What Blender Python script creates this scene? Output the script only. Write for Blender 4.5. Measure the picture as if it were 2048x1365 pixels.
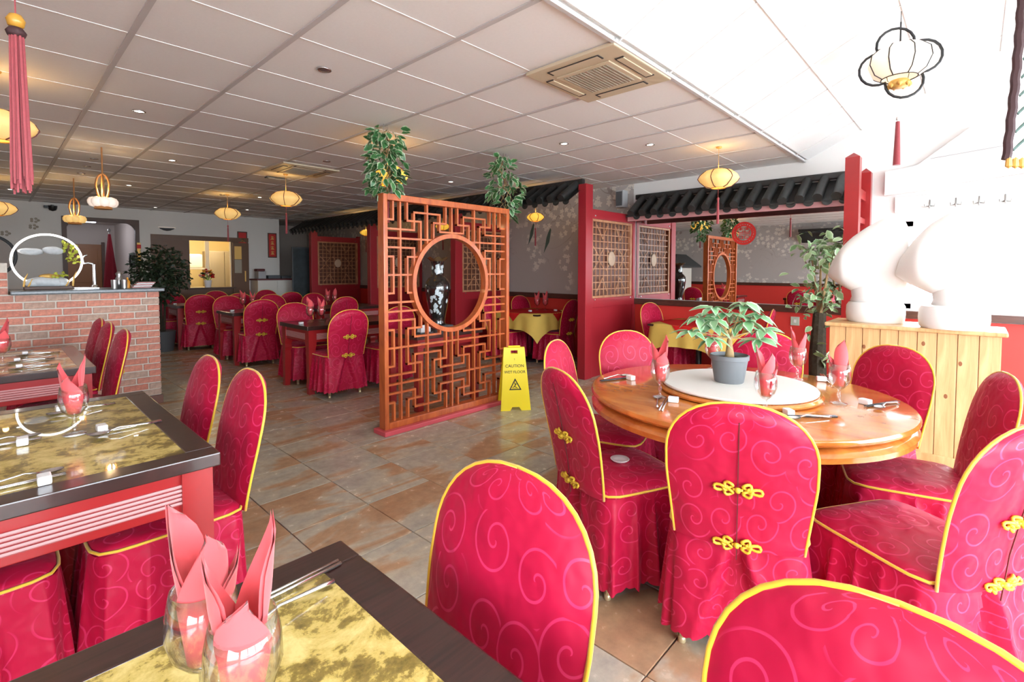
import bpy, bmesh, math, random
from math import pi, sin, cos, atan2, radians, sqrt
from mathutils import Vector, Matrix
random.seed(7)
SC = bpy.context.scene
COL = SC.collection
for o in list(bpy.data.objects): bpy.data.objects.remove(o)

# ------------------------------------------------------------------ camera, light, exposure
H = 1.39                       # eye height
CEIL = 2.615                   # flat ceiling
YAW, PITCH, ROLL = 0.8155978, -0.0388293, 0.0013239
fw = Vector((sin(YAW)*cos(PITCH), cos(YAW)*cos(PITCH), sin(PITCH)))
r0 = Vector((cos(YAW), -sin(YAW), 0)); u0 = r0.cross(fw)
rt = cos(ROLL)*r0 + sin(ROLL)*u0; up = rt.cross(fw)
cd = bpy.data.cameras.new('camera'); cam = bpy.data.objects.new('camera', cd); COL.objects.link(cam)
cam.matrix_world = Matrix(((rt.x, up.x, -fw.x, 0), (rt.y, up.y, -fw.y, 0), (rt.z, up.z, -fw.z, H), (0, 0, 0, 1)))
cd.sensor_width = 36; cd.lens = 984.42/2048*36; cd.shift_y = -104.83/2048; cd.clip_start = 0.02; cd.clip_end = 100
SC.camera = cam
W = bpy.data.worlds.new('daylight'); SC.world = W; W.use_nodes = True
bg = W.node_tree.nodes['Background']; bg.inputs[0].default_value = (0.87, 0.935, 1.0, 1); bg.inputs[1].default_value = 12.0
def portal(name, loc, rot, sx, sy):
    l = bpy.data.lights.new(name, 'AREA'); l.shape = 'RECTANGLE'; l.size = sx; l.size_y = sy
    l.cycles.is_portal = True
    o = bpy.data.objects.new(name, l); COL.objects.link(o); o.location = loc; o.rotation_euler = rot
portal('window_portal_front', (2.1, -3.61, 1.45), (pi/2, 0, 0), 8.2, 2.3)
portal('window_portal_side', (6.47, -0.16, 1.44), (pi/2, 0, pi/2), 1.36, 0.86)
portal('window_portal_left', (-2.32, -2.0, 1.45), (pi/2, 0, -pi/2), 2.78, 1.68)  # portal for the added, unseen left window
vs = SC.view_settings; vs.view_transform = 'Standard'; vs.look = 'None'; vs.gamma = 1; vs.use_curve_mapping = False
vs.exposure = 0.95
try:
    SC.cycles.use_denoising = True; SC.cycles.max_bounces = 8; SC.cycles.diffuse_bounces = 4
    SC.cycles.glossy_bounces = 4; SC.cycles.use_adaptive_sampling = True; SC.cycles.adaptive_threshold = .03; SC.cycles.transmission_bounces = 6; SC.cycles.transparent_max_bounces = 24
    SC.cycles.caustics_reflective = False; SC.cycles.caustics_refractive = False
    SC.cycles.sample_clamp_indirect = 6
except Exception: pass

# ------------------------------------------------------------------ helpers
class MB:
    def __init__(s): s.v = []; s.f = []; s.uv = {}
    def add(s, vs, fs, uv=None):
        b = len(s.v); s.v += [tuple(v) for v in vs]; s.f += [tuple(i+b for i in f) for f in fs]
        if uv:
            for i, t in enumerate(uv): s.uv[b+i] = t
        return s
    def box(s, x0, x1, y0, y1, z0, z1):
        return s.add([(x0,y0,z0),(x1,y0,z0),(x1,y1,z0),(x0,y1,z0),(x0,y0,z1),(x1,y0,z1),(x1,y1,z1),(x0,y1,z1)],
                     [(3,2,1,0),(4,5,6,7),(0,1,5,4),(1,2,6,5),(2,3,7,6),(3,0,4,7)])
    def bbox(s, x0, x1, y0, y1, z0, z1, b=.006):
        # box with bevelled edges (rounded in the three profiles)
        bm = bmesh.new(); bmesh.ops.create_cube(bm, size=1)
        for v in bm.verts:
            v.co = Vector(((x0+x1)/2+v.co.x*(x1-x0), (y0+y1)/2+v.co.y*(y1-y0), (z0+z1)/2+v.co.z*(z1-z0)))
        bmesh.ops.bevel(bm, geom=list(bm.edges), offset=b, segments=2, profile=.6, affect='EDGES')
        bm.verts.ensure_lookup_table(); bm.verts.index_update()
        s.add([v.co[:] for v in bm.verts], [[v.index for v in f.verts] for f in bm.faces]); bm.free(); return s
    def tube(s, pts, r, n=6, closed=False, cap=True):
        pts = [Vector(p) for p in pts]; m = len(pts); rs = r if isinstance(r, (list, tuple)) else [r]*m
        vs, ref = [], None
        for i, p in enumerate(pts):
            a = pts[(i-1) % m] if (closed or i > 0) else p; b = pts[(i+1) % m] if (closed or i < m-1) else p
            t = (b-a).normalized() if (b-a).length > 1e-9 else Vector((0,0,1))
            if ref is None: ref = t.orthogonal().normalized()
            ref = (ref - t*ref.dot(t)); ref = ref.normalized() if ref.length > 1e-6 else t.orthogonal().normalized()
            bi = t.cross(ref)
            vs += [p + rs[i]*(cos(2*pi*k/n)*ref + sin(2*pi*k/n)*bi) for k in range(n)]
        fs = []
        for i in range(m if closed else m-1):
            j = (i+1) % m
            fs += [(i*n+k, i*n+(k+1) % n, j*n+(k+1) % n, j*n+k) for k in range(n)]
        if cap and not closed: fs += [tuple(range(n-1, -1, -1)), tuple((m-1)*n+k for k in range(n))]
        return s.add(vs, fs)
    def lathe(s, prof, n=24, c=(0,0,0), sx=1, sy=1, cap=True):
        vs = [(c[0]+r*cos(2*pi*k/n)*sx, c[1]+r*sin(2*pi*k/n)*sy, c[2]+z) for r, z in prof for k in range(n)]
        fs = [(i*n+k, i*n+(k+1) % n, (i+1)*n+(k+1) % n, (i+1)*n+k) for i in range(len(prof)-1) for k in range(n)]
        if cap: fs += [tuple(range(n-1, -1, -1)), tuple((len(prof)-1)*n+k for k in range(n))]
        return s.add(vs, fs)
    def grid(s, fn, nu, nv, uvf=None, flip=False, wrapu=False):
        vs, uv = [], []
        for j in range(nv+1):
            for i in range(nu+(0 if wrapu else 1)):
                vs.append(fn(i/nu, j/nv)); uv.append(uvf(i/nu, j/nv) if uvf else (i/nu, j/nv))
        m = nu if wrapu else nu+1; fs = []
        for j in range(nv):
            for i in range(nu):
                a, b = j*m+i, j*m+(i+1) % m; q = (a, b, b+m, a+m)
                fs.append(q[::-1] if flip else q)
        return s.add(vs, fs, uv)
    def prism(s, poly, z0, z1):       # poly: list of xy
        n = len(poly)
        return s.add([(x,y,z0) for x,y in poly]+[(x,y,z1) for x,y in poly],
                     [tuple(range(n-1,-1,-1)), tuple(range(n,2*n))]+[(i,(i+1)%n,n+(i+1)%n,n+i) for i in range(n)])
    def xf(s, M):
        s.v = [tuple(M @ Vector(v)) for v in s.v]; return s
    def mesh(s, name, mat, smooth=False):
        me = bpy.data.meshes.new(name); me.from_pydata(s.v, [], s.f)
        if s.uv:
            l = me.uv_layers.new(name='UVMap')
            for lp in me.loops: l.data[lp.index].uv = s.uv.get(lp.vertex_index, (0,0))
        me.materials.append(mat)
        if smooth:
            me.polygons.foreach_set('use_smooth', [True]*len(me.polygons))
            if smooth == 'auto':
                try: me.set_sharp_from_angle(angle=radians(40))
                except Exception: pass
        me.update(); return me
    def build(s, name, mat, parent=None, smooth=False, loc=None, rot=None):
        o = bpy.data.objects.new(name, s.mesh(name, mat, smooth)); COL.objects.link(o)
        if parent: o.parent = parent
        if loc: o.location = loc
        if rot: o.rotation_euler = rot
        return o
def inst(me, name, parent=None, loc=(0,0,0), rot=(0,0,0), scale=None):
    o = bpy.data.objects.new(name, me); COL.objects.link(o); o.location = loc; o.rotation_euler = rot
    if scale: o.scale = scale
    if parent: o.parent = parent
    return o
def tag(o, label=None, cat=None, group=None, kind=None):
    if label: o['label'] = label
    if cat: o['category'] = cat
    if group: o['group'] = group
    if kind: o['kind'] = kind
    return o
def thing(name, label, cat, loc=(0,0,0), rz=0, group=None):
    o = bpy.data.objects.new(name, None); COL.objects.link(o); o.empty_display_size = .1
    o.location = loc; o.rotation_euler = (0,0,rz); return tag(o, label, cat, group)
def copy_tree(o, parent=None):
    c = o.copy(); COL.objects.link(c); c.parent = parent
    for ch in list(o.children): copy_tree(ch, c)
    return c
def struct(o): o['kind'] = 'structure'; return o
def face(dx, dy): return atan2(-dx, dy)
def textmesh(txt, size):
    cu = bpy.data.curves.new('lettering', 'FONT'); cu.body = txt; cu.size = size; cu.align_x = 'CENTER'; cu.align_y = 'CENTER'; cu.extrude = .0008
    t = bpy.data.objects.new('lettering', cu); COL.objects.link(t)
    dg = bpy.context.evaluated_depsgraph_get(); me = bpy.data.meshes.new_from_object(t.evaluated_get(dg))
    bpy.data.objects.remove(t); return me

# ------------------------------------------------------------------ materials
def mk(name):
    m = bpy.data.materials.new(name); m.use_nodes = True
    return m, m.node_tree, m.node_tree.nodes['Principled BSDF']
def mat(name, col, rough=.5, metal=0, noise=0, nscale=20, spec=.5, sheen=0, coat=0, emit=None, estr=0, bump=0, objrand=0):
    m, nt, b = mk(name); b.inputs['Roughness'].default_value = rough; b.inputs['Metallic'].default_value = metal
    b.inputs['Specular IOR Level'].default_value = spec
    if sheen: b.inputs['Sheen Weight'].default_value = sheen
    if coat: b.inputs['Coat Weight'].default_value = coat; b.inputs['Coat Roughness'].default_value = .12
    if emit: b.inputs['Emission Color'].default_value = (*emit, 1); b.inputs['Emission Strength'].default_value = estr
    b.inputs['Base Color'].default_value = (*col, 1)
    if noise or bump or objrand:
        tc = nt.nodes.new('ShaderNodeTexCoord'); nz = nt.nodes.new('ShaderNodeTexNoise'); nz.inputs['Scale'].default_value = nscale; nz.inputs['Detail'].default_value = 4
        nt.links.new(tc.outputs['Object'], nz.inputs['Vector'])
        hs = nt.nodes.new('ShaderNodeHueSaturation'); hs.inputs['Color'].default_value = (*col, 1)
        mr = nt.nodes.new('ShaderNodeMapRange'); mr.inputs['To Min'].default_value = 1-noise; mr.inputs['To Max'].default_value = 1+noise
        nt.links.new(nz.outputs['Fac'], mr.inputs['Value']); v = mr.outputs[0]
        if objrand:
            oi = nt.nodes.new('ShaderNodeObjectInfo'); m2 = nt.nodes.new('ShaderNodeMapRange'); m2.inputs['To Min'].default_value = 1-objrand; m2.inputs['To Max'].default_value = 1+objrand
            nt.links.new(oi.outputs['Random'], m2.inputs['Value']); mu = nt.nodes.new('ShaderNodeMath'); mu.operation = 'MULTIPLY'
            nt.links.new(v, mu.inputs[0]); nt.links.new(m2.outputs[0], mu.inputs[1]); v = mu.outputs[0]
        nt.links.new(v, hs.inputs['Value']); nt.links.new(hs.outputs[0], b.inputs['Base Color'])
        if bump:
            bp = nt.nodes.new('ShaderNodeBump'); bp.inputs['Strength'].default_value = bump; bp.inputs['Distance'].default_value = .01
            nt.links.new(nz.outputs['Fac'], bp.inputs['Height']); nt.links.new(bp.outputs[0], b.inputs['Normal'])
    return m
def math_(nt, op, a, b=None, c=None):
    n = nt.nodes.new('ShaderNodeMath'); n.operation = op
    for i, x in enumerate((a, b, c)):
        if x is None: continue
        if isinstance(x, (int, float)): n.inputs[i].default_value = x
        else: nt.links.new(x, n.inputs[i])
    return n.outputs[0]
def mixc(nt, fac, a, b):
    n = nt.nodes.new('ShaderNodeMix'); n.data_type = 'RGBA'
    for i, x in ((0, fac), (6, a), (7, b)):
        if isinstance(x, (int, float)): n.inputs[i].default_value = x
        elif isinstance(x, tuple): n.inputs[i].default_value = (*x, 1)
        else: nt.links.new(x, n.inputs[i])
    return n.outputs[2]
def ramp(nt, fac, stops):
    n = nt.nodes.new('ShaderNodeValToRGB'); nt.links.new(fac, n.inputs[0]); e = n.color_ramp.elements
    while len(e) < len(stops): e.new(.5)
    for i, (p, c) in enumerate(stops): e[i].position = p; e[i].color = (*c, 1)
    return n.outputs[0]
def tex(nt, kind, vec, **kw):
    n = nt.nodes.new('ShaderNodeTex'+kind)
    for k, v in kw.items():
        if k in ('feature', 'voronoi_dimensions', 'wave_type', 'bands_direction', 'noise_dimensions', 'distance'): setattr(n, k, v)
        else: n.inputs[k].default_value = v
    if vec is not None: nt.links.new(vec, n.inputs['Vector'])
    return n
def coord(nt, which, scale=(1,1,1), rot=(0,0,0), loc=(0,0,0)):
    tc = nt.nodes.new('ShaderNodeTexCoord'); mp = nt.nodes.new('ShaderNodeMapping')
    mp.inputs['Scale'].default_value = scale; mp.inputs['Rotation'].default_value = rot; mp.inputs['Location'].default_value = loc
    nt.links.new(tc.outputs[which], mp.inputs[0]); return mp.outputs[0]

def damask():
    m, nt, b = mk('red damask satin'); L = nt.links
    uv = coord(nt, 'UV', (8.5,)*3); vo = tex(nt, 'Voronoi', uv, voronoi_dimensions='2D', Scale=1.0, Randomness=.55)
    sub = nt.nodes.new('ShaderNodeVectorMath'); sub.operation = 'SUBTRACT'; L.new(uv, sub.inputs[0]); L.new(vo.outputs['Position'], sub.inputs[1])
    sp = nt.nodes.new('ShaderNodeSeparateXYZ'); L.new(sub.outputs[0], sp.inputs[0])
    ang = math_(nt, 'ARCTAN2', sp.outputs[1], sp.outputs[0]); r = vo.outputs['Distance']
    cs = nt.nodes.new('ShaderNodeSeparateColor'); L.new(vo.outputs['Color'], cs.inputs[0])
    sg = math_(nt, 'SIGN', math_(nt, 'SUBTRACT', cs.outputs[0], .5))
    ph = math_(nt, 'ADD', math_(nt, 'MULTIPLY', ang, sg), math_(nt, 'ADD', math_(nt, 'MULTIPLY', r, 19.0), math_(nt, 'MULTIPLY', cs.outputs[1], 6.28)))
    s = math_(nt, 'SINE', ph)
    mr = nt.nodes.new('ShaderNodeMapRange'); mr.interpolation_type = 'SMOOTHSTEP'; mr.inputs['From Min'].default_value = .89; mr.inputs['From Max'].default_value = .96; L.new(s, mr.inputs['Value'])
    fade = nt.nodes.new('ShaderNodeMapRange'); fade.inputs['From Min'].default_value = .62; fade.inputs['From Max'].default_value = .54; L.new(r, fade.inputs['Value'])
    fac = math_(nt, 'MULTIPLY', mr.outputs[0], fade.outputs[0])
    L.new(mixc(nt, fac, (.46, .004, .040), (.62, .030, .110)), b.inputs['Base Color'])
    L.new(math_(nt, 'MULTIPLY_ADD', fac, -.16, .50), b.inputs['Roughness'])
    b.inputs['Sheen Weight'].default_value = .12; b.inputs['Sheen Roughness'].default_value = .4; b.inputs['Sheen Tint'].default_value = (1, .5, .65, 1)
    b.inputs['Specular IOR Level'].default_value = .32
    tcn = tex(nt, 'Noise', coord(nt, 'Object'), Scale=9.0, Detail=2.0)
    bp = nt.nodes.new('ShaderNodeBump'); bp.inputs['Strength'].default_value = .6; bp.inputs['Distance'].default_value = .03
    L.new(tcn.outputs['Fac'], bp.inputs['Height']); L.new(bp.outputs[0], b.inputs['Normal'])
    return m
def slate():
    m, nt, b = mk('slate tile'); L = nt.links
    oi = nt.nodes.new('ShaderNodeObjectInfo'); tc = nt.nodes.new('ShaderNodeTexCoord')
    ge = nt.nodes.new('ShaderNodeNewGeometry')
    cb = nt.nodes.new('ShaderNodeCombineXYZ')
    for i, k in ((0, 37.0), (1, 17.0), (2, 9.0)): L.new(math_(nt, 'MULTIPLY', oi.outputs['Random'], k), cb.inputs[i])
    ad = nt.nodes.new('ShaderNodeVectorMath'); ad.operation = 'ADD'; L.new(ge.outputs['Position'], ad.inputs[0]); L.new(cb.outputs[0], ad.inputs[1])
    mp = nt.nodes.new('ShaderNodeMapping'); mp.inputs['Scale'].default_value = (.8, 2.0, 1); mp.inputs['Rotation'].default_value = (0, 0, .7); L.new(ad.outputs[0], mp.inputs[0])
    n1 = tex(nt, 'Noise', mp.outputs[0], Scale=1.5, Detail=5.0, Roughness=.55, Distortion=.7)
    n2 = tex(nt, 'Noise', ad.outputs[0], Scale=14.0, Detail=5.0, Roughness=.65)
    c1 = ramp(nt, n1.outputs['Fac'], [(0, (.30,.285,.235)), (.40, (.45,.42,.35)), (.50, (.50,.44,.34)), (.57, (.47,.30,.18)), (.70, (.42,.24,.135)), (1, (.38,.30,.22))])
    c2 = ramp(nt, n2.outputs['Fac'], [(.3, (.74,.74,.74)), (.7, (1.14,1.12,1.08))])
    mu = nt.nodes.new('ShaderNodeMix'); mu.data_type = 'RGBA'; mu.blend_type = 'MULTIPLY'; mu.inputs[0].default_value = .8; L.new(c1, mu.inputs[6]); L.new(c2, mu.inputs[7])
    L.new(mu.outputs[2], b.inputs['Base Color'])
    L.new(math_(nt, 'MULTIPLY_ADD', n2.outputs['Fac'], .16, .17), b.inputs['Roughness'])
    bp = nt.nodes.new('ShaderNodeBump'); bp.inputs['Strength'].default_value = .10; bp.inputs['Distance'].default_value = .01; L.new(n2.outputs['Fac'], bp.inputs['Height']); L.new(bp.outputs[0], b.inputs['Normal'])
    return m
def wood(name, dark, light, sc=(14, 1.2, 14), rough=.3, coat=.4, which='Object', rot=(0,0,0)):
    m, nt, b = mk(name); L = nt.links
    n = tex(nt, 'Noise', coord(nt, which, sc, rot), Scale=1.6, Detail=6.0, Roughness=.6, Distortion=1.2)
    L.new(ramp(nt, n.outputs['Fac'], [(.3, dark), (.7, light)]), b.inputs['Base Color'])
    b.inputs['Roughness'].default_value = rough; b.inputs['Coat Weight'].default_value = coat; b.inputs['Coat Roughness'].default_value = .08
    return m
def goldleaf():
    m, nt, b = mk('gold scenic inlay'); L = nt.links
    v = coord(nt, 'Object', (7, 7, 7))
    n1 = tex(nt, 'Noise', v, Scale=1.6, Detail=11.0, Roughness=.72, Distortion=.25)
    n2 = tex(nt, 'Noise', v, Scale=1.1, Detail=3.0)
    s = math_(nt, 'ADD', math_(nt, 'MULTIPLY', n1.outputs['Fac'], .75), math_(nt, 'MULTIPLY', n2.outputs['Fac'], .25))
    L.new(ramp(nt, s, [(.41, (.14,.095,.015)), (.485, (.30,.21,.04)), (.505, (.60,.44,.11)), (.60, (.82,.65,.24))]), b.inputs['Base Color'])
    b.inputs['Roughness'].default_value = .35; b.inputs['Coat Weight'].default_value = 1; b.inputs['Coat Roughness'].default_value = .02
    return m
def brickmat():
    m, nt, b = mk('old red brick'); L = nt.links
    oi = nt.nodes.new('ShaderNodeObjectInfo'); c = ramp(nt, oi.outputs['Random'], [(0, (.52,.20,.145)), (.35, (.60,.25,.18)), (.62, (.50,.22,.165)), (.8, (.46,.32,.25)), (1, (.42,.31,.25))])
    n = tex(nt, 'Noise', coord(nt, 'Object'), Scale=28.0, Detail=5.0, Roughness=.7)
    f = ramp(nt, n.outputs['Fac'], [(.25, (.65,.65,.65)), (.75, (1.4,1.35,1.3))])
    mu = nt.nodes.new('ShaderNodeMix'); mu.data_type = 'RGBA'; mu.blend_type = 'MULTIPLY'; mu.inputs[0].default_value = 1; L.new(c, mu.inputs[6]); L.new(f, mu.inputs[7]); L.new(mu.outputs[2], b.inputs['Base Color'])
    b.inputs['Roughness'].default_value = .8
    bp = nt.nodes.new('ShaderNodeBump'); bp.inputs['Strength'].default_value = .5; bp.inputs['Distance'].default_value = .006; L.new(n.outputs['Fac'], bp.inputs['Height']); L.new(bp.outputs[0], b.inputs['Normal'])
    return m
def wallpaper():
    m, nt, b = mk('blossom wallpaper'); L = nt.links
    v = coord(nt, 'Object')
    sp = nt.nodes.new('ShaderNodeSeparateXYZ'); L.new(v, sp.inputs[0])
    cb = nt.nodes.new('ShaderNodeCombineXYZ'); L.new(math_(nt, 'ADD', sp.outputs[0], sp.outputs[1]), cb.inputs[0]); L.new(sp.outputs[2], cb.inputs[1])
    p = cb.outputs[0]
    big = tex(nt, 'Noise', p, Scale=1.5, Detail=2.0, noise_dimensions='2D')
    zf = nt.nodes.new('ShaderNodeMapRange'); zf.inputs['From Min'].default_value = 1.25; zf.inputs['From Max'].default_value = 2.3; L.new(sp.outputs[2], zf.inputs['Value'])
    clus = nt.nodes.new('ShaderNodeMapRange'); clus.inputs['From Min'].default_value = .60; clus.inputs['From Max'].default_value = .66
    L.new(math_(nt, 'ADD', big.outputs['Fac'], math_(nt, 'MULTIPLY', zf.outputs[0], .20)), clus.inputs['Value'])
    wob = tex(nt, 'Noise', p, Scale=14.0, Detail=2.0, noise_dimensions='2D')
    mv = nt.nodes.new('ShaderNodeMix'); mv.data_type = 'VECTOR'; mv.inputs[0].default_value = .035; L.new(p, mv.inputs[4]); L.new(wob.outputs['Color'], mv.inputs[5])
    vo = tex(nt, 'Voronoi', mv.outputs[1], Scale=8.5, voronoi_dimensions='2D')
    scv = nt.nodes.new('ShaderNodeVectorMath'); scv.operation = 'SCALE'; scv.inputs['Scale'].default_value = 1.0; L.new(mv.outputs[1], scv.inputs[0])
    sb = nt.nodes.new('ShaderNodeVectorMath'); sb.operation = 'SUBTRACT'; L.new(scv.outputs[0], sb.inputs[0]); L.new(vo.outputs['Position'], sb.inputs[1])
    s2 = nt.nodes.new('ShaderNodeSeparateXYZ'); L.new(sb.outputs[0], s2.inputs[0])
    an = math_(nt, 'ARCTAN2', s2.outputs[1], s2.outputs[0])
    cc_ = nt.nodes.new('ShaderNodeSeparateColor'); L.new(vo.outputs['Color'], cc_.inputs[0])
    lim = math_(nt, 'MULTIPLY_ADD', math_(nt, 'COSINE', math_(nt, 'MULTIPLY_ADD', an, 5.0, math_(nt, 'MULTIPLY', cc_.outputs[0], 6.0))), .08, math_(nt, 'MULTIPLY_ADD', cc_.outputs[1], .22, .20))
    fl = nt.nodes.new('ShaderNodeMapRange'); fl.inputs['From Min'].default_value = -.03; fl.inputs['From Max'].default_value = .03; L.new(math_(nt, 'SUBTRACT', lim, vo.outputs['Distance']), fl.inputs['Value'])
    fa = math_(nt, 'MULTIPLY', fl.outputs[0], clus.outputs[0])
    br = tex(nt, 'Noise', p, Scale=1.9, Detail=2.0, noise_dimensions='2D', Distortion=.6)
    bl = math_(nt, 'LESS_THAN', math_(nt, 'ABSOLUTE', math_(nt, 'SUBTRACT', br.outputs['Fac'], .52)), .006)
    c0 = mixc(nt, math_(nt, 'MULTIPLY', bl, math_(nt, 'MULTIPLY', zf.outputs[0], .7)), (.50,.45,.425), (.28,.22,.19))
    c1 = mixc(nt, math_(nt, 'MULTIPLY', fa, .85), c0, (.80,.74,.66))
    L.new(c1, b.inputs['Base Color']); b.inputs['Roughness'].default_value = .6
    return m
def mirrormat():
    m, nt, b = mk('mirror glass'); b.inputs['Metallic'].default_value = 1; b.inputs['Roughness'].default_value = .0; b.inputs['Base Color'].default_value = (.86,.87,.86,1); return m
def thinglass(name, tint=(1,1,1), refl=.16):
    m, nt, b = mk(name); nt.nodes.remove(b); L = nt.links
    tr = nt.nodes.new('ShaderNodeBsdfTransparent'); tr.inputs[0].default_value = (*tint, 1); gl = nt.nodes.new('ShaderNodeBsdfGlossy'); gl.inputs['Roughness'].default_value = .03
    lw = nt.nodes.new('ShaderNodeLayerWeight'); lw.inputs[0].default_value = .35
    mx = nt.nodes.new('ShaderNodeMixShader'); fac = math_(nt, 'MULTIPLY_ADD', lw.outputs['Facing'], .75*refl/.16, refl*.25)
    L.new(fac, mx.inputs[0]); L.new(tr.outputs[0], mx.inputs[1]); L.new(gl.outputs[0], mx.inputs[2]); L.new(mx.outputs[0], nt.nodes['Material Output'].inputs[0]); return m
def ceilingmat():
    return mat('ceiling tile', (.88,.865,.86), .85, noise=.03, nscale=60, bump=.05)
def leafmat(name, green, edge, g2):
    m, nt, b = mk(name); L = nt.links
    uv = coord(nt, 'UV'); sp = nt.nodes.new('ShaderNodeSeparateXYZ'); L.new(uv, sp.inputs[0])
    d = math_(nt, 'ABSOLUTE', math_(nt, 'SUBTRACT', sp.outputs[0], .5))
    n = tex(nt, 'Noise', coord(nt, 'Object'), Scale=30.0)
    e = nt.nodes.new('ShaderNodeMapRange'); e.inputs['From Min'].default_value = .30; e.inputs['From Max'].default_value = .42
    L.new(math_(nt, 'ADD', d, math_(nt, 'MULTIPLY_ADD', n.outputs['Fac'], .24, -.12)), e.inputs['Value'])
    oi = nt.nodes.new('ShaderNodeObjectInfo')
    L.new(mixc(nt, e.outputs[0], mixc(nt, oi.outputs['Random'], green, g2), edge), b.inputs['Base Color'])
    b.inputs['Roughness'].default_value = .4
    return m
def papermat(name, col, estr, tcol):
    m, nt, b = mk(name); L = nt.links
    b.inputs['Base Color'].default_value = (*col, 1); b.inputs['Roughness'].default_value = .8
    b.inputs['Emission Color'].default_value = (*tcol, 1); b.inputs['Emission Strength'].default_value = estr
    return m
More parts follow.
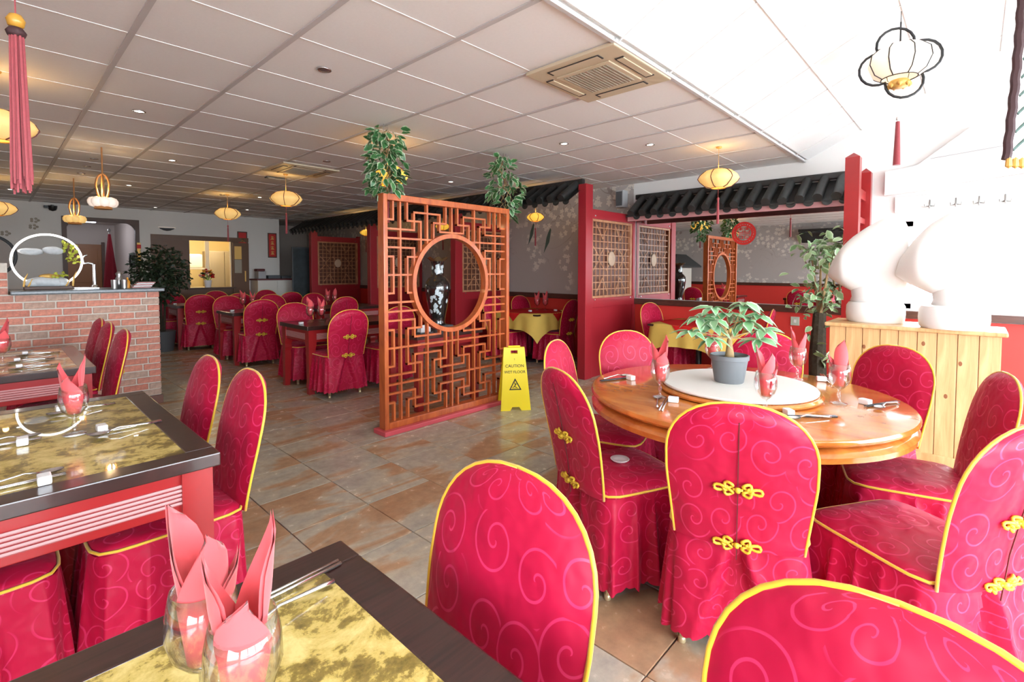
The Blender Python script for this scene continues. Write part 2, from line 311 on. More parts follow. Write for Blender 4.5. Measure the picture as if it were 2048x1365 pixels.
M = dict(
 damask=damask(), gold=mat('gold cord', (.80,.48,.03), .42, sheen=.3), knot=mat('yellow knot cord', (.76,.52,.04), .5),
 legm=mat('champagne chair leg', (.72,.60,.36), .3, .6), darkwood=wood('dark wenge wood', (.022,.010,.008), (.055,.022,.018), (3,40,3), .28, .5),
 red=mat('red lacquer', (.34,.014,.015), .32, noise=.08, nscale=4, coat=.25), redwall=mat('red painted wall', (.36,.016,.026), .45, noise=.05, nscale=3),
 reddado=mat('bright red dado', (.72,.045,.035), .5, noise=.04, nscale=3), rib=mat('pale ribbed moulding', (.56,.27,.27), .35),
 inlay=goldleaf(), rosewood=wood('orange rosewood', (.44,.115,.018), (.74,.28,.055), (5,2,5), .16, .8), white=mat('white glaze', (.86,.85,.83), .22),
 susan=mat('off white turntable', (.84,.81,.76), .42), brick=brickmat(), mortar=mat('mortar', (.66,.60,.52), .9, noise=.15, nscale=60), slate=slate(),
 grout=mat('grout', (.12,.11,.10), .9), ctile=ceilingmat(), tbar=mat('ceiling rail', (.58,.55,.55), .6), tbarw=mat('white ceiling rail', (.82,.80,.79), .6),
 wall=mat('white painted wall', (.74,.70,.655), .8, noise=.02, nscale=3), wallw=mat('bright white wall', (.86,.85,.83), .8), wallpaper=wallpaper(),
 mirror=mirrormat(), rail=wood('brown dado rail', (.05,.018,.012), (.12,.045,.03), (3,3,20), .35, .3),
 rooft=mat('black roof tile', (.028,.030,.030), .5, noise=.4, nscale=25, objrand=.25), pink=mat('pink soffit board', (.62,.30,.30), .5),
 screenw=wood('orange lacquered wood', (.36,.065,.015), (.62,.15,.035), (8,8,2), .35, .2), plinth=mat('pink plinth paint', (.62,.09,.11), .4),
 lattice=wood('lattice rosewood', (.36,.14,.06), (.62,.32,.18), (8,8,3), .45, .05), medal=mat('carved pale medallion', (.62,.45,.32), .5, noise=.3, nscale=120, bump=.6),
 latback=mat('lattice backing', (.14,.05,.03), .5), paper=papermat('glowing lantern silk', (.9,.62,.26), .27, (1,.60,.18)), paperw=papermat('white lantern silk', (.88,.80,.68), .28, (1,.8,.55)),
 petal=papermat('lotus lantern silk', (.95,.6,.12), .40, (1,.55,.06)), globe=papermat('frosted lamp globe', (.95,.85,.8), .22, (1,.78,.6)), bulb=papermat('lit downlight lens', (1,1,1), 7.0, (1,.93,.85)), tube=papermat('cool tube light', (1,1,1), 5.0, (.8,.82,1)),
 ringl=papermat('ring light', (1,1,1), 4.5, (1,.95,.9)), black=mat('black metal', (.012,.013,.016), .4), tassel=mat('crimson tassel silk', (.30,.035,.045), .65, noise=.25, nscale=150, sheen=.3),
 bead=mat('amber bead', (.55,.28,.04), .25), steel=mat('polished steel', (.70,.71,.73), .18, .95), glass=thinglass('clear glass', (1,1,1), .17), pane=thinglass('window glass', (.97,.99,1), .06),
 napkin=mat('coral red napkin', (.74,.085,.095), .75, noise=.08, nscale=30, sheen=.3), porcelain=mat('white porcelain', (.88,.87,.87), .15), chop=mat('black chopstick', (.03,.03,.035), .3, coat=.4),
 yellow=mat('yellow plastic', (.90,.72,.02), .35), ink=mat('black print', (.02,.018,.015), .6), vase=mat('black lacquer vase', (.012,.010,.009), .12, coat=1), pearl=mat('mother of pearl inlay', (.55,.62,.64), .25, noise=.35, nscale=60),
 vaseg=mat('bronze rim', (.22,.12,.05), .25, .5), cloth=mat('gold tablecloth', (.68,.45,.10), .75, noise=.06, nscale=12, spec=.2), clothr=mat('red table topper', (.55,.016,.016), .8, noise=.06, nscale=12, spec=.12),
 pine=wood('knotty pine', (.52,.27,.10), (.74,.47,.22), (10,10,1.0), .42, .2), knotm=mat('pine knot', (.26,.09,.03), .5), ornament=mat('white glazed ornament', (.90,.87,.83), .35), groove=mat('ornament mouth line', (.30,.22,.18), .6),
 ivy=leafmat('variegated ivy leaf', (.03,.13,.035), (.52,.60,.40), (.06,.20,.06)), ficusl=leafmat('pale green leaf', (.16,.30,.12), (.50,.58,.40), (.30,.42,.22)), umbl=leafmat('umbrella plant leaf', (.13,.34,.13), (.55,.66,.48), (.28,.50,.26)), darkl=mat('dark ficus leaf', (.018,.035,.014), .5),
 stem=mat('plant stem', (.34,.22,.10), .8, noise=.3, nscale=20), moss=mat('dark moss pole', (.045,.035,.022), .95, noise=.6, nscale=30, bump=1), potg=mat('grey plastic pot', (.16,.17,.18), .5), soil=mat('soil', (.05,.035,.025), .95),
 acm=mat('yellowed plastic', (.62,.52,.37), .5), acg=mat('air grille', (.36,.31,.24), .6), slot=mat('dark slot', (.05,.045,.04), .7), granite=mat('grey granite worktop', (.10,.11,.12), .25, noise=.4, nscale=90),
 brown=mat('brown painted timber', (.085,.040,.026), .5), brownl=mat('dark brown panel', (.13,.055,.022), .45), kitchen=mat('cream kitchen wall', (.80,.66,.36), .7), cream=mat('cream laminate', (.72,.69,.63), .5), chalk=mat('blackboard slate', (.035,.045,.05), .7, noise=.5, nscale=8),
 redp=mat('red paper', (.58,.02,.015), .6), goldp=mat('gold print', (.75,.45,.12), .45, .3), rattan=mat('bent rattan', (.42,.18,.05), .45), grey=mat('grey plastic', (.42,.42,.43), .5), dgrey=mat('dark grey box', (.09,.10,.11), .5), floral=mat('white print', (.75,.74,.70), .6), beige=mat('beige corridor paint', (.50,.44,.40), .8), dred=mat('burgundy paint', (.12,.018,.02), .5),
 doorw=mat('orange brown door', (.26,.10,.03), .45), hose=mat('flag cloth', (.30,.012,.03), .8), orange=mat('orange label', (.8,.32,.03), .4), fabw=mat('pale pink awning fabric', (.80,.74,.74), .8), green=mat('leafy green', (.18,.34,.03), .6), lime=mat('yellow green foliage', (.42,.45,.04), .6), rock=mat('pale resin rock', (.55,.58,.60), .5, noise=.2, nscale=40), pave=mat('paving outside', (.48,.48,.47), .9),
 greenp=mat('pale green socket', (.55,.62,.50), .5), stripe=mat('dark green braid', (.08,.13,.11), .7), braid=mat('maroon rope trim', (.05,.018,.02), .7), silver=mat('pewter', (.42,.41,.40), .3, .8))

# ------------------------------------------------------------------ room shell
XL, XR, YF, YB = -2.2, 6.37, -3.6, 12.55
TH = math.atan(.4966); EDGE = 1.4418; YT = -.6; ZT = CEIL+.4966*(EDGE-YT)
def in_view(x, y, z, pad=60):
    d = Vector((x, y, z-H)); dep = d.dot(fw)
    if dep < .15: return False
    px = 1024+984.42*d.dot(rt)/dep; py = 577.67-984.42*d.dot(up)/dep
    return -pad < px < 2048+pad and -pad < py < 1365+pad
# floor: slab, slate tiles laid with open joints
floor = struct(MB().box(XL-.1, XR+.1, YF-.1, 14.3, -.12, -.006).build('floor', M['grout']))
TS = .45; tme = MB().bbox(-.2225, .2225, -.2225, .2225, -.014, 0, .003).mesh('floor_tile', M['slate'])
cells = []
for i in range(-8, 13):
    for j in range(-8, 31):
        x, y = 1.0535+TS*(i+.5), .783+TS*(j+.5)
        if XL < x-.0 < XR and YF < y < 14.2:
            cells.append((not in_view(x, y, 0, 150), Vector((x, y)).length, x, y))
cells.sort()
rest = MB()
for k, (_, _, x, y) in enumerate(cells):
    x0, x1, y0, y1 = max(x-.2225, XL), min(x+.2225, XR), max(y-.2225, YF), min(y+.2225, 14.2)
    if k < 295 and x1-x0 > .44: inst(tme, 'floor_tile', floor, (x, y, 0), (0, 0, 0))
    else: rest.box(x0, x1, y0, y1, -.014, 0)
tag(rest.build('floor_tile', M['slate'], floor), kind='stuff')
# flat suspended ceiling
ceil = struct(MB().box(XL-.1, XR+.1, EDGE, 14.3, CEIL+.03, CEIL+.1).build('ceiling', M['ctile']))
cme = MB().bbox(-.291, .291, -.297, .297, 0, .02, .003).mesh('ceiling_tile', M['ctile'])
rest = MB(); AC = [(2.642, 1.742), (2.642, 6.0)]
for i in range(-4, 11):
    for j in range(-1, 21):
        x, y = -.0577+.6*(i+.5), 2.0418+.6*(j+.5)
        x0, x1, y0, y1 = max(x-.291, XL), min(x+.291, XR), y-.297, min(y+.297, 14.2)
        if x0 > XR-.05 or y0 > 14.1: continue
        if in_view(x, y, CEIL) and x1-x0 > .57 and y < 12.3: inst(cme, 'ceiling_tile', ceil, (x, y, CEIL+.004))
        else: rest.box(x0, x1, y0, y1, CEIL+.004, CEIL+.024)
tag(rest.build('ceiling_tile', M['ctile'], ceil), kind='stuff')
for i in range(-3, 11):
    x = -.0577+.6*i; MB().box(x-.014, x+.014, EDGE, YB, CEIL-.004, CEIL+.006).build('ceiling_rail', M['tbar'], ceil)
for j in range(-1, 18):
    y = 2.0418+.6*j; MB().box(XL, XR, y-.003, y+.003, CEIL+.001, CEIL+.006).build('ceiling_cross_rail', M['tbarw'], ceil)
# sloping ceiling above the window side
SL = (EDGE-YT)/cos(TH)
slope = struct(MB().box(XL-.1, XR+.1, -SL, 0, .03, .1).build('ceiling', M['ctile'], loc=(0, EDGE, CEIL), rot=(-TH, 0, 0)))
rest = MB()
for i in range(-4, 11):
    for j in range(4):
        x, y = -.0357+.6*(i+.5), -.02-.575*(j+.5)
        x0, x1 = max(x-.296, XL), min(x+.296, XR)
        if x0 > XR-.05: continue
        wy, wz = EDGE+y*cos(TH), CEIL-y*sin(TH)
        if in_view(x, wy, wz, 200) and x1-x0 > .58: inst(bpy.data.meshes.get('ceiling_slope_tile') or MB().bbox(-.296, .296, -.276, .276, 0, .02, .003).mesh('ceiling_slope_tile', M['ctile']), 'ceiling_tile', slope, (x, y, .004))
        elif y > -SL+.2: rest.box(x0, x1, y-.276, y+.276, .004, .024)
tag(rest.build('ceiling_tile', M['ctile'], slope), kind='stuff')
for j in range(1, 4): MB().box(XL, XR, -.02-.575*j-.014, -.02-.575*j+.014, -.006, .006).build('ceiling_rail', M['tbarw'], slope)
for i in range(-3, 11):
    x = -.0357+.6*i; MB().box(x-.004, x+.004, -SL, 0, -.001, .006).build('ceiling_cross_rail', M['tbarw'], slope)
struct(MB().box(XL-.1, XR+.1, YF-.1, YT, ZT, ZT+.08).build('ceiling', M['ctile']))
struct(MB().box(XL, XR, EDGE-.012, EDGE+.012, CEIL-.012, CEIL+.0).build('trim_1', M['tbar']))
# walls
def wall(name, m, boxes, parent=None):
    b = MB()
    for q in boxes: b.box(*q)
    return struct(b.build(name, m, parent))
WZ = (1.0, 1.88); WY = (-.85, .53)
wall('wall_right', M['wallw'], [(XR, XR+.1, WY[1], 3.6, 0, 4), (XR, XR+.1, YF, WY[0], 0, 4), (XR, XR+.1, WY[0], WY[1], 0, WZ[0]), (XR, XR+.1, WY[0], WY[1], WZ[1], 4)])
wall('wall_right', M['wallpaper'], [(XR, XR+.1, 3.6, 14.3, 0, CEIL+.03)])
wall('wall_left', M['wallpaper'], [(XL-.1, XL, -.6, YB, 0, 4), (XL-.1, XL, YF, -.6, 0, .6), (XL-.1, XL, YF, -.6, 2.3, 4), (XL-.1, XL, YF, -3.4, .6, 2.3)])  # opening behind the camera made only for the added window
wall('wall_back', M['wall'], [(XL-.1, 1.02, YB, YB+.12, 0, CEIL+.03), (1.02, 2.08, YB, YB+.12, 2.32, CEIL+.03), (2.08, 2.33, YB, YB+.12, 0, CEIL+.03), (2.33, 4.2, YB, YB+.12, 2.08, CEIL+.03), (2.33, 3.03, YB+.02, YB+.12, 0, 2.08), (3.85, 4.2, YB+.02, YB+.12, 0, 2.08), (3.03, 3.85, YB+.02, YB+.12, 0, .97), (4.2, 4.94, YB, YB+.12, 0, CEIL+.03), (4.84, 4.94, YB+.12, 14.2, 0, CEIL+.03)])
wall('wall_recess', M['beige'], [(4.94, XR, 14.2, 14.3, 0, CEIL+.03)])
wall('wall_front', M['wallw'], [(XL-.1, XR+.1, YF-.12, YF, 0, .3), (XL-.1, XR+.1, YF-.12, YF, 2.6, 4), (XL-.1, XL+.2, YF-.12, YF, .3, 2.6), (XR-.2, XR+.1, YF-.12, YF, .3, 2.6)])
wall('ground_outside', M['pave'], [(-60, 70, -70, YF-.13, -.2, -.12), (XR+.12, 70, YF-.13, 60, -.2, -.12), (-60, XL-.12, YF-.13, 60, -.2, -.12)])
for k in range(5):
    x0 = XL+.2+k*(XR-XL-.4)/5; x1 = XL+.2+(k+1)*(XR-XL-.4)/5
    f = struct(MB().box(x0, x0+.06, YF-.09, YF-.03, .3, 2.6).box(x1-.06, x1, YF-.09, YF-.03, .3, 2.6).box(x0, x1, YF-.09, YF-.03, .3, .36).box(x0, x1, YF-.09, YF-.03, 2.54, 2.6).build('window_%d' % (k+2), M['wallw']))
    MB().box(x0+.05, x1-.05, YF-.063, YF-.057, .35, 2.55).build('pane', M['pane'], f)
w_added = struct(MB().box(XL-.08, XL-.02, -3.4, -.6, .6, .66).box(XL-.08, XL-.02, -3.4, -.6, 2.24, 2.3).box(XL-.08, XL-.02, -3.4, -3.34, .6, 2.3).box(XL-.08, XL-.02, -.66, -.6, .6, 2.3).build('window_7', M['wallw']))  # unseen window, added to bring more daylight onto the flat ceiling
MB().box(XL-.053, XL-.047, -3.35, -.65, .65, 2.25).build('pane', M['pane'], w_added)
w1 = struct(MB().box(XR+.01, XR+.07, WY[0], WY[1], WZ[0], WZ[0]+.05).box(XR+.01, XR+.07, WY[0], WY[1], WZ[1]-.05, WZ[1]).box(XR+.01, XR+.07, WY[1]-.06, WY[1], *WZ).box(XR+.01, XR+.07, WY[0], WY[0]+.06, *WZ).build('window_1', M['wallw']))
MB().box(XR+.037, XR+.043, WY[0]+.05, WY[1]-.05, WZ[0]+.04, WZ[1]-.04).build('pane', M['pane'], w1)
MB().box(XR-.10, XR+.01, WY[0]-.05, WY[1]+.05, WZ[0]-.09, WZ[0]-.02).build('sill', M['rail'], w1)
wr = bpy.data.objects['wall_right.001']
for y_, z_, s_ in ((5.52, 2.02, 1), (5.16, 1.90, 1.1)):
    MB().add([(-.0012, a*s_, b_*s_) for a, b_ in ((.10,-.22),(.07,-.10),(.045,.02),(.0,.12),(-.03,.16),(-.045,.13),(-.03,.05),(-.01,-.05),(.05,-.14))], [tuple(range(9))]).build('printed_bird', M['stripe'], wr, loc=(XR, y_, z_))
# dado and rails
struct(MB().box(XR-.012, XR, .55, 3.56, 0, .90).build('trim_2', M['reddado']))
struct(MB().box(XR-.012, XR, YF, .53, 0, .90).build('trim_3', M['reddado']))
struct(MB().box(XR-.012, XR, 3.64, 11.2, 0, .92).build('trim_4', M['reddado']))
struct(MB().bbox(XR-.05, XR, .55, 3.56, .90, .98, .008).build('trim_5', M['rail']))
struct(MB().bbox(XR-.05, XR, 3.64, 11.2, .92, 1.0, .008).build('trim_6', M['rail']))
struct(MB().box(XL, XL+.012, -.58, YB, 0, .95).build('trim_7', M['reddado']))
struct(MB().bbox(XL, XL+.05, -.58, YB, .95, 1.03, .008).build('trim_8', M['rail']))
# brown timber surround of the hatch and the dark arch
struct(MB().box(2.33, 4.22, YB-.03, YB+.02, 2.02, 2.12).box(2.33, 3.02, YB-.015, YB+.02, 0, 2.02).box(3.86, 4.22, YB-.015, YB+.02, 0, 2.02).box(3.02, 3.86, YB-.015, YB+.02, 0, .94).build('trim_9', M['brownl']))
struct(MB().bbox(2.95, 3.92, YB-.10, YB+.12, .94, .98, .006).build('trim_10', M['brown']))
arch = MB()
for k in range(12):
    a0, a1 = pi*k/24, pi*(k+1)/24
    for s in (-1, 1):
        p = [(1.55+s*(.33+.20*sin(a)), 2.12+.20*cos(a)) for a in (a0, a1)]
        c = [(1.55+s*.53, 2.32), (1.55+s*.53, 2.32)]
        vs = [(p[0][0], YB-.02, p[0][1]), (p[1][0], YB-.02, p[1][1]), (1.55+s*.535, YB-.02, 2.325)]
        arch.add(vs+[(x, y+.06, z) for x, y, z in vs], [(0,1,2), (5,4,3), (0,3,4,1)])
arch.box(.96, 2.14, YB-.03, YB+.02, 2.31, 2.39).box(.96, 1.03, YB-.03, YB+.02, 0, 2.31).box(2.07, 2.14, YB-.03, YB+.02, 0, 2.31)
struct(arch.build('trim_11', M['brown']))
# corridor behind the arch and the lit kitchen behind the hatch
wall('wall_corridor', M['beige'], [(.5, .6, YB+.12, 16, 0, 2.6), (2.22, 2.3, YB+.12, 16, 0, 2.6), (.5, 2.3, 16, 16.1, 0, 2.6), (.5, 2.3, YB+.12, 16, 2.5, 2.6), (.5, 2.3, YB+.12, 16, -.1, 0)])
wall('wall_kitchen', M['kitchen'], [(2.3, 2.4, YB+.12, 15, 0, 2.6), (4.74, 4.84, YB+.12, 15, 0, 2.6), (2.3, 4.84, 15, 15.1, 0, 2.6), (2.3, 4.84, YB+.12, 15, 2.42, 2.6), (2.3, 4.84, YB+.12, 15, -.1, 0)])
def lamp(name, loc, power, col, rad=.05, parent=None):
    l = bpy.data.lights.new(name, 'POINT'); l.energy = power; l.color = col; l.shadow_soft_size = rad
    o = bpy.data.objects.new(name, l); COL.objects.link(o); o.location = loc
    if parent: o.parent = parent
    return o
kt = thing('kitchen_ceiling_lamp', 'glowing strip lamp on the kitchen ceiling behind the hatch', 'lamp', (3.5, 13.6, 2.36))
MB().box(-.5, .5, -.08, .08, .03, .06).build('base', M['white'], kt); MB().tube([(-.48,0,.0), (.48,0,.0)], .025, 8).build('tube', M['bulb'], kt); lamp('kitchen_light', (0, 0, -.1), 26, (1, .80, .45), .15, kt)
ct = thing('corridor_tube_light', 'cool white tube light on the corridor ceiling behind the arch', 'lamp', (1.35, 14.2, 2.44))
MB().box(-.32, .32, -.07, .07, .02, .06).build('base', M['white'], ct); MB().bbox(-.3, .3, -.05, .05, -.03, .02, .01).build('tube', M['tube'], ct); lamp('corridor_light', (0, 0, -.12), 10, (.85, .88, 1), .15, ct)

# partition (red frame, lattice window) between the booths -------------------------------------------------
LB = []   # lattice bars in panel units: (u0,v0,u1,v1), u 0..1, v 0..1
nU, nV = 10, 11
for i in range(1, nU): LB.append((i/nU, 0, i/nU, 1))
for j in range(1, nV):
    LB.append((0, j/nV, 1, j/nV))
for su in (0, 1):
    for sv in (0, 1):
        def q(u, v): return (1-u if su else u, 1-v if sv else v)
        for a, b in (((.12,.06),(.27,.24)), ((.38,.06),(.27,.24)), ((.03,.34),(.16,.46)), ((.36,.34),(.44,.42)), ((.30,.36),(.16,.50))):
            LB.append(q(*a)+q(*b))
def lattice_mesh_cache():
    out = []
    w, h = .93, .98
    for (a, b, c, d) in LB:
        out.append(MB().tube([(a*w, 0, b*h), (c*w, 0, d*h)], .0085, 4).mesh('lattice_bar', M['lattice']))
    return out
lat_meshes = lattice_mesh_cache()
def partition(y, lab, first=False):
    x0, x1 = 5.2, XR-.03
    t = thing('booth_partition', lab, 'partition', (x0, y, 0), 0, 'red booth partitions')
    w = x1-x0
    MB().bbox(-.10, .05, -.06, .06, 0, 2.46, .006).build('post', M['redwall'], t)
    MB().bbox(w-.06, w, -.05, .05, 0, 2.2, .005).build('stile', M['redwall'], t)
    MB().bbox(.05, w-.06, -.05, .05, 2.04, 2.16, .005).build('top_rail', M['redwall'], t)
    MB().bbox(.05, w-.06, -.05, .05, .90, 1.02, .005).build('middle_rail', M['redwall'], t)
    MB().box(.05, w-.06, -.03, .03, 0, .90).build('panel', M['redwall'], t)
    fr = MB()
    for q in ((.05, .10, 1.02, 2.04), (w-.11, w-.06, 1.02, 2.04), (.10, w-.11, 1.02, 1.05), (.10, w-.11, 2.01, 2.04)): fr.bbox(q[0], q[1], -.035, .035, q[2], q[3], .004)
    f = fr.build('lattice_frame', M['lattice'], t)
    for me in lat_meshes: inst(me, 'lattice_bar', f, (.10, -.012, 1.045))
    MB().lathe([(.0, -.006), (.075, -.006), (.085, 0), (.075, .006), (0, .006)], 20, cap=False).build('medallion', M['medal'], f, smooth=True, loc=(.10+.465, -.02, 1.535), rot=(pi/2, 0, 0)).scale = (1, 1.2, 1)
    MB().box(.09, w-.10, .012, .016, 1.04, 2.02).build('lattice_backing', M['latback'], f)
    for xx in (.12, w-.13):
        for zz in (1.0, 2.08): MB().lathe([(0, 0), (.012, 0), (.009, .008), (0, .01)], 10, cap=False).build('fixing_stud', M['steel'], t, loc=(xx, -.051, zz), rot=(pi/2, 0, 0))
    return t
partition(3.6, 'red lattice partition beside the mirror, nearest of the booth partitions')
partition(6.1, 'red lattice partition seen through the round opening of the orange screen')
partition(8.65, 'dark red lattice partition whose post shows just left of the orange screen')
partition(11.2, 'dark lattice partition at the far end beside the blackboard')

# tiled roofs -------------------------------------------------
def roof(name, label, x_wall, y0, y1, n, z_top=2.42, z_eave=2.15, depth=.34):
    t = thing(name, label, 'roof', (x_wall, y0, 0)); L = y1-y0
    d = Vector((-depth, 0, z_eave-z_top)); ln = d.length; ang = atan2(-(z_eave-z_top), depth)
    dk = MB(); dk.add([(0,0,z_top-.03),(0,L,z_top-.03),(-depth,L,z_eave-.02),(-depth,0,z_eave-.02),(0,0,z_top-.06),(0,L,z_top-.06),(-depth,L,z_eave-.04),(-depth,0,z_eave-.04)],[(0,1,2,3),(7,6,5,4),(0,3,7,4),(1,5,6,2),(0,4,5,1),(3,2,6,7)])
    dk.build('deck', M['rooft'], t)
    s = L/n; rr = s*.29
    cov = MB(); pts = [(-.02, 0, z_top), (-depth-.03, 0, z_eave+.0)]; cov.tube(pts, rr, 10)
    cm = cov.mesh('cover_tile', M['rooft'], 'auto')
    pan = MB()
    def pf(u, v): a = (u-.5)*2.4; return (-.0-(depth+.015)*v, sin(a)*s*.30, z_top-.01+(z_eave-z_top)*v-cos(a)*rr*.9)
    pan.grid(pf, 6, 1)
    lip = [(-(depth+.015), sin((k/6-.5)*2.4)*s*.30, z_eave-.01-cos((k/6-.5)*2.4)*rr*.9) for k in range(7)]
    pan.add(lip+[(x+.02, y, z-.018) for x, y, z in lip]+[(x, y, z-.03) for x, y, z in lip], [(k, k+1, 15+k, 14+k) for k in range(6)])
    pm = pan.mesh('pan_tile', M['rooft'], True)
    for k in range(n):
        inst(cm, 'cover_tile', t, (0, (k+.5)*s, 0)); inst(pm, 'pan_tile', t, (0, (k)*s if k else s*.1, 0))
    MB().bbox(-.06, 0, -.02, L+.02, z_top-.02, z_top+.05, .012).build('ridge_cap', M['rooft'], t)
    return t
r1 = roof('tiled_canopy', 'short black tiled canopy over the wall mirror', XR-.005, .98, 3.52, 15, 2.40, 2.15, .34)
MB().box(-.30, -.26, 0, 2.54, 2.055, 2.125).build('soffit_board', M['pink'], r1)
roof('tiled_canopy', 'long black tiled canopy running above the row of booths', 5.22, 3.66, 11.75, 47, 2.49, 2.27, .34)
roof('tiled_canopy', 'black tiled canopy on the wallpapered wall, seen only in the mirror', -1.85, .9, 3.4, 15, 2.40, 2.15, .34).rotation_euler = (0, 0, 0)
# red gate posts at the end of the mirror
gp = thing('red_gate_frame', 'pair of red posts with a cross brace at the end of the mirror', 'post', (5.9, .88, 0))
def pointpost(x, y, w, z): 
    b = MB().box(x-w, x+w, y-w, y+w, 0, z); b.add([(x-w,y-w,z),(x+w,y-w,z),(x+w,y+w,z),(x-w,y+w,z),(x,y,z+.05)], [(0,1,4),(1,2,4),(2,3,4),(3,0,4)]); return b
pointpost(0, .03, .06, 2.50).build('post', M['red'], gp); pointpost(.40, -.02, .05, 2.40).build('post', M['red'], gp)
MB().bbox(.06, .36, -.03, .03, 2.10, 2.20, .005).build('brace', M['red'], gp); MB().bbox(.06, .36, -.03, .03, 1.86, 1.92, .005).build('brace', M['red'], gp)
mir = tag(MB().box(XR-.010, XR-.004, .98, 3.545, .985, 2.12).build('wall_mirror', M['mirror']), 'long frameless wall mirror above the red dado under the tiled canopy', 'mirror')
sp = thing('wall_speaker', 'grey box loudspeaker high in the corner above the red partition', 'speaker', (6.24, 3.72, 2.28))
MB().bbox(-.07, .07, -.06, .06, 0, .24, .008).build('cabinet', M['grey'], sp); MB().bbox(-.074, -.068, -.05, .05, .02, .22, .002).build('grille', M['dgrey'], sp); MB().box(.05, .12, -.02, .02, .08, .14).build('bracket', M['dgrey'], sp)

# ------------------------------------------------------------------ chairs in damask covers
def chair_meshes():
    out = {}
    W2, ZS, ZT_, ZB = .232, .76, .955, .43
    def hw(z):
        if z < ZS: return .205+.027*min(1, max(0, (z-.43)/.25))
        t = (z-ZS)/(ZT_-ZS); return W2*max(0, 1-t**2.1)**(1/2.35)
    def yb(z): return -.205-.105*(max(0, z-.43)/.52)**1.25
    zs = [.44+.32*k/9 for k in range(10)]+[ZS+(ZT_-ZS)*sin(pi/2*k/9) for k in range(1, 10)]
    b = MB()
    for side in (1, -1):
        def f(u, v):
            i = min(len(zs)-1, round(v*(len(zs)-1))); z = zs[i]; c = cos(pi*u); x = -hw(z)*c
            th = .036*(1-abs(c)**3.5)*min(1, max(.0, (ZT_-z)/.045))**.5
            return (x, yb(z)+side*(th+.004*sin(9*z+side)*(1-abs(c))), z)
        b.grid(f, 14, len(zs)-1, lambda u, v: (-.23*cos(pi*u)+(.0 if side > 0 else 1.7), .44+.52*v), flip=(side > 0))
    out['backrest'] = b.mesh('backrest', M['damask'], True)
    seam = MB().tube([(.0, yb(z)-.0385, z) for z in (.40, .55, .7, .82, .90)], .0022, 4).mesh('back_seam', M['dred'])
    out['back_seam'] = seam
    pts = [(hw(z)*s_, yb(z), z) for s_, zz in ((-1, zs), (1, zs[::-1])) for z in zz]
    out['back_piping'] = MB().tube(pts, .0052, 6).mesh('back_piping', M['gold'], True)
    # seat cushion: rounded square
    def rs(a, w, d, p=7): 
        c, s_ = cos(a), sin(a); k = (abs(c)**p+abs(s_)**p)**(-1/p); return c*k*w, s_*k*d
    b = MB(); n = 40
    rings = [(1.0, .42), (1.01, .445), (.99, .462), (.9, .474), (.6, .482), (.0, .485)]
    vs, uv = [], []
    for r_, z in rings:
        for k in range(n):
            x, y = rs(2*pi*k/n, .225*r_, .23*r_); vs.append((x, y+.025, z)); uv.append((x+3, y))
    b.add(vs, [(i*n+k, i*n+(k+1) % n, (i+1)*n+(k+1) % n, (i+1)*n+k) for i in range(len(rings)-1) for k in range(n)], uv)
    out['seat'] = b.mesh('seat', M['damask'], True)
    out['seat_piping'] = MB().tube([(rs(2*pi*k/n, .229, .234)[0], rs(2*pi*k/n, .229, .234)[1]+.025,   .455) for k in range(n)], .0052, 6, closed=True).mesh('seat_piping', M['gold'], True)
    # pleated skirt
    b = MB(); n, m = 256, 10
    def f(u, v):
        a = 2*pi*u-pi/2; x, y = rs(a, .228, .233); nx, ny = rs(a, 1, 1, 2)
        d = 1-v                      # 0 hem .. wait v=0 top
        k = v; rear = y < -.20; fl = .026*k
        back = max(0, 1-abs(((a+pi/2+pi) % (2*pi))-pi)/.80)      # rear centre weight
        if back > 0.02 and y < -.15:
            half = .012+.105*k; dx = abs(x); e_ = (half-dx)/.014; kk = min(1, k*4)
            amp = -.038*kk*min(1, e_) if dx < half else .012*kk*max(0, 1-(dx-half)/.05)
            off = fl*.8+amp
        else: off = fl*.55+.046*k**.8*(1-abs(sin(a*9)))**1.5-.008*k+.006*k*sin(a*9+1)
        z = .445-.372*v - (.012*abs(sin(a*24))*(1 if v > .99 else 0)) + (.0)
        return (x+nx*off, y+.025+ny*off, z)
    b.grid(f, n, m, lambda u, v: (u*1.85+5, .44-.39*v), wrapu=True)
    out['skirt'] = b.mesh('skirt', M['damask'], True)
    # frog knot: three loops each side and a ball in the middle
    b = MB()
    for s_ in (-1, 1):
        for cx, cz, rx, rz in ((.028, .013, .013, .010), (.028, -.013, .013, .010), (.054, 0, .020, .009), (.036, 0, .008, .008)):
            b.tube([(s_*(cx+rx*cos(2*pi*k/12)), .004*sin(4*pi*k/12), cz+rz*sin(2*pi*k/12)) for k in range(12)], .0052, 5, closed=True)
        b.tube([(0, 0, 0), (s_*.016, -.002, 0)], .005, 5)
    b.lathe([(0, -.010), (.008, -.007), (.010, 0), (.008, .007), (0, .010)], 8, c=(0, -.004, 0), cap=False)
    out['knot'] = b.mesh('frog_knot', M['knot'], True)
    b = MB().tube([(0, 0, .43), (0, 0, .02)], [.017, .012], 10); b.lathe([(.0125, .0), (.0145, .003), (.0145, .02), (.012, .024)], 10)
    for k in range(6): b.tube([(.013*cos(k*pi/3), .013*sin(k*pi/3), .025), (.0165*cos(k*pi/3), .0165*sin(k*pi/3), .40)], .0022, 4)
    out['leg'] = b.mesh('leg', M['legm'], True)
    out['yb'] = yb
    return out
CM = chair_meshes()
